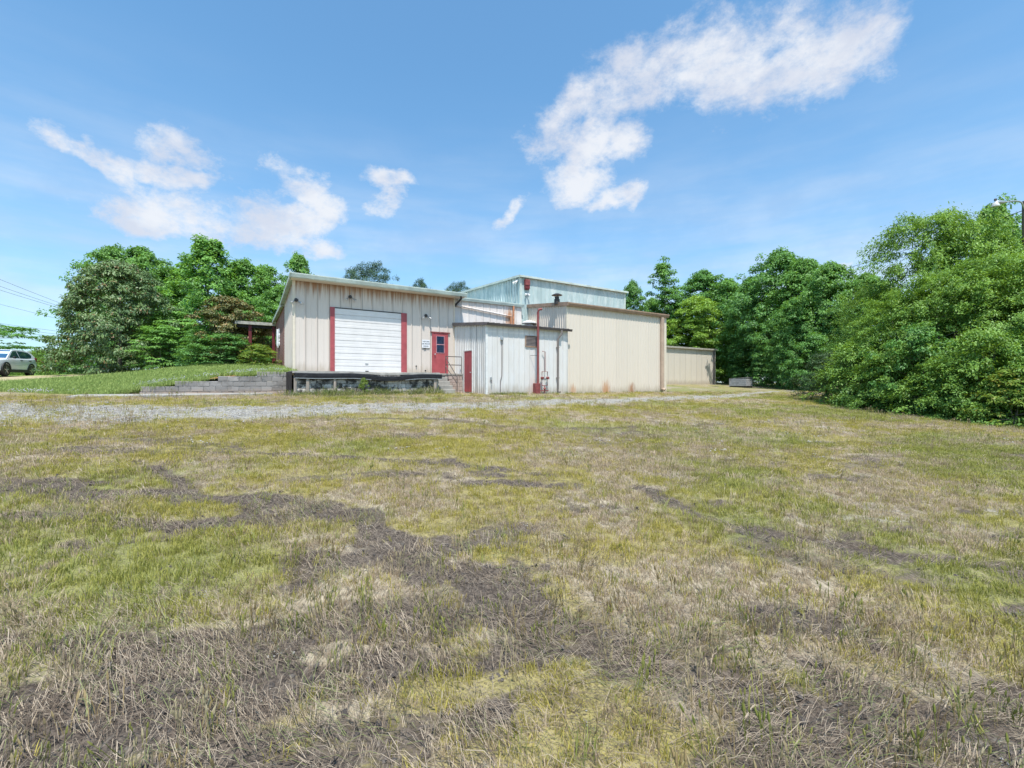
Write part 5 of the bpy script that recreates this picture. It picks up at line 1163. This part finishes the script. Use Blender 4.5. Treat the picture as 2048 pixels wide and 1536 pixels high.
# ------------------------------------------------------------------ grass, straw, stones
def blade(mb, rg, x, y, h, w_, lean, az, bend, flat=False):
    dx, dy = math.cos(az), math.sin(az); sx, sy = -dy * w_ / 2, dx * w_ / 2
    p1 = (x + dx * lean * .4 * h, y + dy * lean * .4 * h, h * .55 if not flat else .012); p2 = (x + dx * (lean + bend) * h, y + dy * (lean + bend) * h, h * (1 - .25 * bend) if not flat else .018)
    if flat: p1 = (x + dx * h * .5, y + dy * h * .5, .02 + rg.random() * .03); p2 = (x + dx * h, y + dy * h + rg.uniform(-.03, .03), .006 + rg.random() * .03)
    z0 = -.02 if not flat else .005
    mb.add([(x - sx, y - sy, z0), (x + sx, y + sy, z0), (p1[0] + sx * .8, p1[1] + sy * .8, p1[2]), (p1[0] - sx * .8, p1[1] - sy * .8, p1[2]), p2], [(0, 1, 2, 3), (3, 2, 4)])
def tuft(seed, n, spread, h, w_, lean=.3, bend=.35):
    rg = random.Random(seed); mb = MB()
    for i in range(n):
        a = rg.uniform(0, 6.28); r = spread * math.sqrt(rg.random()); blade(mb, rg, r * math.cos(a), r * math.sin(a), h * rg.uniform(.45, 1.15), w_ * rg.uniform(.7, 1.3), rg.uniform(0, lean), rg.uniform(0, 6.28), rg.uniform(0, bend))
    return mb
def lying(seed, n, spread, ln, w_):
    rg = random.Random(seed); mb = MB()
    for i in range(n):
        a = rg.gauss(0, .38) + (PI if rg.random() < .5 else 0); blade(mb, rg, rg.uniform(-spread, spread), rg.uniform(-spread, spread), ln * rg.uniform(.4, 1.2), w_ * rg.uniform(.6, 1.4), 0, a, 0, True)
    return mb
def stalks(seed, n, spread, h):
    rg = random.Random(seed); mb = MB()
    for i in range(n):
        x, y = rg.uniform(-spread, spread), rg.uniform(-spread, spread); a = rg.uniform(0, 6.28); l = rg.uniform(0, .35); hh = h * rg.uniform(.5, 1.15)
        top = (x + math.cos(a) * l * hh, y + math.sin(a) * l * hh, hh); mid_ = (x + math.cos(a) * l * hh * .35, y + math.sin(a) * l * hh * .35, hh * .55)
        mb.tube([(x, y, -.02), mid_, top], [.0022, .0018, .0014], 3, False)
        if rg.random() < .55:
            d = Vector((math.cos(a) * l, math.sin(a) * l, 1)).normalized(); t0 = Vector(top); mb.tube([t0, t0 + d * .012, t0 + d * .03, t0 + d * .042], [.001, .0055, .0045, .0008], 4, False)
    return mb
def stones(seed, n, spread, r):
    rg = random.Random(seed); mb = MB()
    for i in range(n):
        x, y = rg.uniform(-spread, spread), rg.uniform(-spread, spread); q = r * rg.uniform(.5, 1.3); v = []
        for k_ in range(6):
            p = ((1, 0, 0), (-1, 0, 0), (0, 1, 0), (0, -1, 0), (0, 0, .8), (0, 0, -.6))[k_]; v.append((x + p[0] * q * rg.uniform(.7, 1.2) + rg.uniform(-.2, .2) * q, y + p[1] * q * rg.uniform(.7, 1.2), p[2] * q * rg.uniform(.6, 1.1) + q * .3))
        mb.add(v, [(0, 2, 4), (2, 1, 4), (1, 3, 4), (3, 0, 4), (2, 0, 5), (1, 2, 5), (3, 1, 5), (0, 3, 5)])
    return mb
def clod(seed):
    rg = random.Random(seed); mb = stones(seed, 5, .05, .02); return mb
def clover(seed):
    rg = random.Random(seed); mb = MB()
    for i in range(5):
        x, y = rg.uniform(-.14, .14), rg.uniform(-.14, .14); h = rg.uniform(.07, .16); mb.lathe([(.003, h - .010), (.011, h), (.010, h + .010), (.003, h + .015)], (x, y, 0), 6)
    return mb
def inst_mat(name, rough=.7, transl=.25, spec=.25):
    m, k, b = new_mat(name); c = k.attr('icol', 'INSTANCER'); k.put(b.inputs['Base Color'], c); b.inputs['Roughness'].default_value = rough; b.inputs['Specular IOR Level'].default_value = spec
    if transl:
        tr = k.node('ShaderNodeBsdfTranslucent'); k.put(tr.inputs[0], c); mx = k.node('ShaderNodeMixShader'); mx.inputs[0].default_value = transl
        k.l.new(b.outputs[0], mx.inputs[1]); k.l.new(tr.outputs[0], mx.inputs[2]); k.l.new(mx.outputs[0], k.n['Material Output'].inputs[0])
    return m
GM, SM = inst_mat('grass_blades'), inst_mat('stone_chips', .9, 0, .2)
def scatter(name, label, cat, sources, P, rot, scl, idx, col, m):
    coll = bpy.data.collections.new(name + '_source')
    for i, mb in enumerate(sources):
        me = mb.mesh(name + '_piece'); me.materials.append(m); o = bpy.data.objects.new('%s_piece_%02d' % (name, i), me); coll.objects.link(o)
    me = bpy.data.meshes.new(name); me.vertices.add(len(P)); me.vertices.foreach_set('co', P.astype(np.float32).ravel())
    for nm, ty, fld, arr in (('rot', 'FLOAT_VECTOR', 'vector', rot), ('scl', 'FLOAT', 'value', scl), ('idx', 'INT', 'value', idx), ('icol', 'FLOAT_COLOR', 'color', np.concatenate([col, np.ones((len(P), 1))], 1))):
        a = me.attributes.new(nm, ty, 'POINT'); a.data.foreach_set(fld, np.ascontiguousarray(arr.astype(np.int32 if ty == 'INT' else np.float32)).ravel())
    o = bpy.data.objects.new(name, me); C.objects.link(o); tag(o, label, cat, None, 'stuff')
    ng = bpy.data.node_groups.new(name, 'GeometryNodeTree'); ng.interface.new_socket('Geometry', in_out='INPUT', socket_type='NodeSocketGeometry'); ng.interface.new_socket('Geometry', in_out='OUTPUT', socket_type='NodeSocketGeometry')
    N = ng.nodes; gi = N.new('NodeGroupInput'); go = N.new('NodeGroupOutput'); ip = N.new('GeometryNodeInstanceOnPoints'); ci = N.new('GeometryNodeCollectionInfo')
    ci.inputs['Collection'].default_value = coll; ci.inputs['Separate Children'].default_value = True; ci.inputs['Reset Children'].default_value = True
    def na(nm, ty):
        n = N.new('GeometryNodeInputNamedAttribute'); n.data_type = ty; n.inputs['Name'].default_value = nm; return n.outputs['Attribute']
    er = N.new('FunctionNodeEulerToRotation'); lk = ng.links.new; lk(na('rot', 'FLOAT_VECTOR'), er.inputs[0])
    ip.inputs['Pick Instance'].default_value = True; lk(gi.outputs[0], ip.inputs['Points']); lk(ci.outputs[0], ip.inputs['Instance']); lk(na('idx', 'INT'), ip.inputs['Instance Index']); lk(er.outputs[0], ip.inputs['Rotation']); lk(na('scl', 'FLOAT'), ip.inputs['Scale']); lk(ip.outputs[0], go.inputs[0])
    md = o.modifiers.new('scatter', 'NODES'); md.node_group = ng; return o
RG = np.random.default_rng(5)
def field_points(bands, margin=1.35):
    out = []
    for y0, y1, dens in bands:
        xm = margin * 1.138 * y1 + 1.0; n = int(2 * xm * (y1 - y0) * dens); x = RG.uniform(-xm, xm, n); y = RG.uniform(y0, y1, n)
        k_ = np.abs(x) < margin * 1.138 * y + 1.0; out.append(np.stack([x[k_], y[k_]], 1))
    p = np.concatenate(out); t, s = w2f(p[:, 0], p[:, 1])
    ok = ~((t > -.4) & (s > -2.4)) & ~((t > 7.8) & (s > -3.75)) & ~in_bank(t, s) & ~((t < -.3) & (s > -.7) & (t > -5.4)) & ~((t > -6.9) & (t < -.9) & (s > -2.0) & (s < -.4))
    return p[ok]
def lerp3(a, b, f): return np.array(a)[None] * (1 - f[:, None]) + np.array(b)[None] * f[:, None]
def rots(n, tilt): return np.stack([RG.normal(0, tilt, n), RG.normal(0, tilt, n), RG.uniform(0, 6.28, n)], 1)
SRC_GRASS = [tuft(i, 16, .055, .075, .0042) for i in range(4)] + [tuft(10 + i, 34, .16, .085, .0065, .35) for i in range(4)]
# short yellow-green grass
p = field_points(((.7, 3, 620), (3, 6, 430), (6, 11, 150), (11, 18, 60), (18, 30, 26), (30, 55, 7)))
mud, straw, grav, green = cover(p[:, 0], p[:, 1]); keep = RG.random(len(p)) < np.clip(1.0 - 1.15 * mud, .06, 1) * np.clip(1 - 1.02 * grav, .05, 1) * (.35 + .8 * fbm(p[:, 0], p[:, 1], 2.5, 3, 33))
near = sstep(np.hypot(p[:, 0], p[:, 1]), 4.2, 2.4); keep &= RG.random(len(p)) > near * .50
p = p[keep]; mud, straw, grav, green = mud[keep], straw[keep], grav[keep], green[keep]; n = len(p)
f = RG.random(n); dry = np.clip(straw * .95 + (fbm(p[:, 0], p[:, 1], .8, 3, 61) - .42) * 1.3, 0, 1)
col = lerp3((.30, .27, .05), (.52, .435, .11), f); cg = lerp3((.21, .23, .05), (.39, .39, .10), f); cd = lerp3((.37, .28, .18), (.62, .49, .34), f)
col = col * (1 - green[:, None]) + cg * green[:, None]; isdry = (RG.random(n) < dry * .7)[:, None]; col = np.where(isdry, cd, col)
far = p[:, 1] > 6; idx = np.where(far, 4 + RG.integers(0, 4, n), RG.integers(0, 4, n))
scl = (.45 + .6 * RG.random(n)) * (1 + .2 * green) * np.where(far, .85 + .35 * sstep(p[:, 1], 6, 20), 1.0)
scatter('short_grass', 'short yellow green grass covering the field', 'grass', SRC_GRASS, np.column_stack([p, ground_h(p[:, 0], p[:, 1])]), rots(n, .15), scl, idx, col, GM)
# mown straw lying on the mud
SRC_LIE = [lying(100 + i, 20, .11, .15, .0021) for i in range(4)] + [lying(110 + i, 22, .25, .22, .0045) for i in range(2)]
p = field_points(((.7, 3, 260), (3, 6, 120), (6, 12, 32), (12, 18, 9)))
mud, straw, grav, green = cover(p[:, 0], p[:, 1]); keep = RG.random(len(p)) < np.clip(.22 + .55 * mud + .45 * straw, 0, 1) * (1 - .85 * grav) * (.3 + 1.0 * fbm(p[:, 0], p[:, 1], 1.7, 3, 19)); p = p[keep]; n = len(p)
f = RG.random(n); col = lerp3((.13, .095, .07), (.60, .49, .365), f ** 1.5); gsel = RG.random(n) < .12; col[gsel] = lerp3((.16, .19, .06), (.30, .33, .14), f)[gsel]
rz = -.25 + .35 * (fbm(p[:, 0], p[:, 1], .6, 2, 29) - .5) * 4 + RG.normal(0, .45, n)
scatter('mown_straw', 'pale mown straw lying over the muddy tracks', 'straw', SRC_LIE, np.column_stack([p, ground_h(p[:, 0], p[:, 1]) + .004]), np.stack([RG.normal(0, .12, n), RG.normal(0, .12, n), rz], 1), .6 + .7 * RG.random(n), np.where(p[:, 1] > 6, 4 + RG.integers(0, 2, n), RG.integers(0, 4, n)), col, GM)
# upright dry stalks, some with seed heads
SRC_ST = [stalks(200 + i, 7, .07, .125) for i in range(5)]
p = field_points(((1.5, 3, 60), (3, 6, 26), (6, 12, 9), (12, 20, 5)))
cl = fbm(p[:, 0], p[:, 1], .9, 3, 39); keep = RG.random(len(p)) < sstep(cl, .42, .68); p = p[keep]; n = len(p); f = RG.random(n)
col = lerp3((.30, .22, .10), (.52, .44, .28), f); gs = RG.random(n) < .3; col[gs] = lerp3((.20, .22, .05), (.36, .34, .10), f)[gs]
scatter('dry_stalks', 'dry upright stalks with small seed heads', 'stalks', SRC_ST, np.column_stack([p, ground_h(p[:, 0], p[:, 1])]), rots(n, .16), (.55 + .6 * RG.random(n)) * (1 + .5 * sstep(p[:, 1], 6, 15)), RG.integers(0, 5, n), col, GM)
# taller fresh blades in patches
SRC_TG = [tuft(300 + i, 9, .05, .17, .0055, .45, .5) for i in range(4)]
p = field_points(((1.5, 3, 40), (3, 7, 30), (7, 14, 14), (14, 24, 6)))
mud, straw, grav, green = cover(p[:, 0], p[:, 1]); keep = RG.random(len(p)) < np.clip(.10 + .9 * green * sstep(fbm(p[:, 0], p[:, 1], .8, 3, 49), .4, .6), 0, 1) * (1 - grav) * (1 - .5 * mud); p = p[keep]; n = len(p); f = RG.random(n)
scatter('fresh_grass', 'taller fresh green grass blades in patches', 'grass', SRC_TG, np.column_stack([p, ground_h(p[:, 0], p[:, 1])]), rots(n, .2), (.4 + .5 * RG.random(n)) * (1 + .4 * sstep(p[:, 1], 7, 16)), RG.integers(0, 4, n), lerp3((.20, .23, .05), (.38, .40, .12), f), GM)
# gravel and clods
SRC_SN = [stones(400 + i, 14, .14, .011) for i in range(3)] + [stones(410 + i, 16, .30, .022) for i in range(3)]
p = field_points(((.9, 4, 60), (4, 9, 50), (9, 16, 34), (16, 26, 14)))
mud, straw, grav, green = cover(p[:, 0], p[:, 1]); keep = RG.random(len(p)) < np.clip(grav * .35 + .02, 0, 1); p = p[keep]; n = len(p); f = RG.random(n)
p_far = p[:, 1] > 8
scatter('gravel', 'loose grey gravel on the lane and in bare patches', 'gravel', SRC_SN, np.column_stack([p, ground_h(p[:, 0], p[:, 1]) - .004]), rots(n, .1), np.where(p_far, .6 + .6 * RG.random(n), .35 + .45 * RG.random(n)), np.where(p[:, 1] > 8, 3 + RG.integers(0, 3, n), RG.integers(0, 3, n)), lerp3((.24, .23, .22), (.46, .44, .42), f), SM)
SRC_CL = [clod(500 + i) for i in range(4)]
p = field_points(((.8, 4, 140), (4, 8, 60), (8, 14, 16)))
mud, straw, grav, green = cover(p[:, 0], p[:, 1]); keep = RG.random(len(p)) < mud * .9; p = p[keep]; n = len(p); f = RG.random(n)
scatter('mud_clods', 'crumbled dark mud clods in the wheel tracks', 'mud', SRC_CL, np.column_stack([p, ground_h(p[:, 0], p[:, 1]) - .008]), rots(n, .3), .25 + .6 * RG.random(n), RG.integers(0, 4, n), lerp3((.06, .052, .048), (.15, .13, .115), f), SM)
# grass and clover on the bank
n0 = 26000; t = RG.uniform(-24, -.05, n0); s = -.42 + RG.random(n0) ** 1.5 * 16; dwv = drive_w(t, s); k_ = (RG.random(n0) < (1 - dwv) * (1 - .55 * sstep(s, 6, 15))) & ~((np.hypot((t + 2.6) / .8, (s + .25) / .25)) < .9); t, s = t[k_], s[k_]; n = len(t); f = RG.random(n)
z = bank_h(t, s) + (fbm(t, s, .8, 3, 15) - .5) * .08; x, y = to_world(t, s); gl = ground_smooth(x, y); k_ = z > gl - .02; x, y, z, f, s, t = x[k_], y[k_], z[k_], f[k_], s[k_], t[k_]; n = len(x)
scatter('bank_grass', 'lush green grass on the bank left of the dock', 'grass', SRC_GRASS, np.column_stack([x, y, z]), rots(n, .15), 1.2 + .9 * RG.random(n), 4 + RG.integers(0, 4, n), lerp3((.21, .30, .075), (.42, .50, .16), f), GM)
cp_ = np.array([(-.6, -.25), (-1.5, -.2), (-2.0, -.22), (-3.1, -.15), (-3.7, -.2), (-4.6, -.2), (-5.1, -.1), (-8.5, .5)]); n = 110; c = cp_[RG.integers(0, len(cp_), n)]; t = c[:, 0] + RG.normal(0, .35, n); s = np.maximum(c[:, 1] + np.abs(RG.normal(0, .22, n)) - .05, -.38); k_ = t < -.25; t, s = t[k_], s[k_]; x, y = to_world(t, s); n = len(x)
scatter('clover_flowers', 'white clover flowers along the top of the block wall', 'flowers', [clover(600 + i) for i in range(3)], np.column_stack([x, y, np.maximum(bank_h(t, s), ground_smooth(x, y)) + .04]), rots(n, .1), .8 + .6 * RG.random(n), RG.integers(0, 3, n), np.full((n, 3), .62), GM)
# weeds at the foot of the dock and the walls
n = 900; t = np.concatenate([RG.uniform(-.6, 6.0, 620), RG.uniform(8.0, 9.9, 160), RG.uniform(9.9, 21, 120)]); s = np.concatenate([RG.uniform(-2.9, -2.3, 620), RG.uniform(-3.95, -3.6, 160), RG.uniform(-3.75, -3.55, 120)])
x, y = to_world(t, s); z = ground_smooth(x, y) + np.clip((s + 3.0), 0, .5) * .12 * (t < 6); f = RG.random(n); big = np.where(t < 6, .9 + 2.6 * RG.random(n) * fbm(t, s, .9, 2, 3), 1.15)
col = lerp3((.10, .16, .04), (.30, .30, .10), f); pk = RG.random(n) < .18; col[pk] = lerp3((.30, .25, .18), (.45, .40, .33), f)[pk]
scatter('dock_weeds', 'tangled weeds and grass along the foot of the dock and shed', 'weeds', SRC_TG + SRC_GRASS[4:], np.column_stack([x, y, z - .01]), rots(n, .25), big, RG.integers(0, 8, n), col, GM)
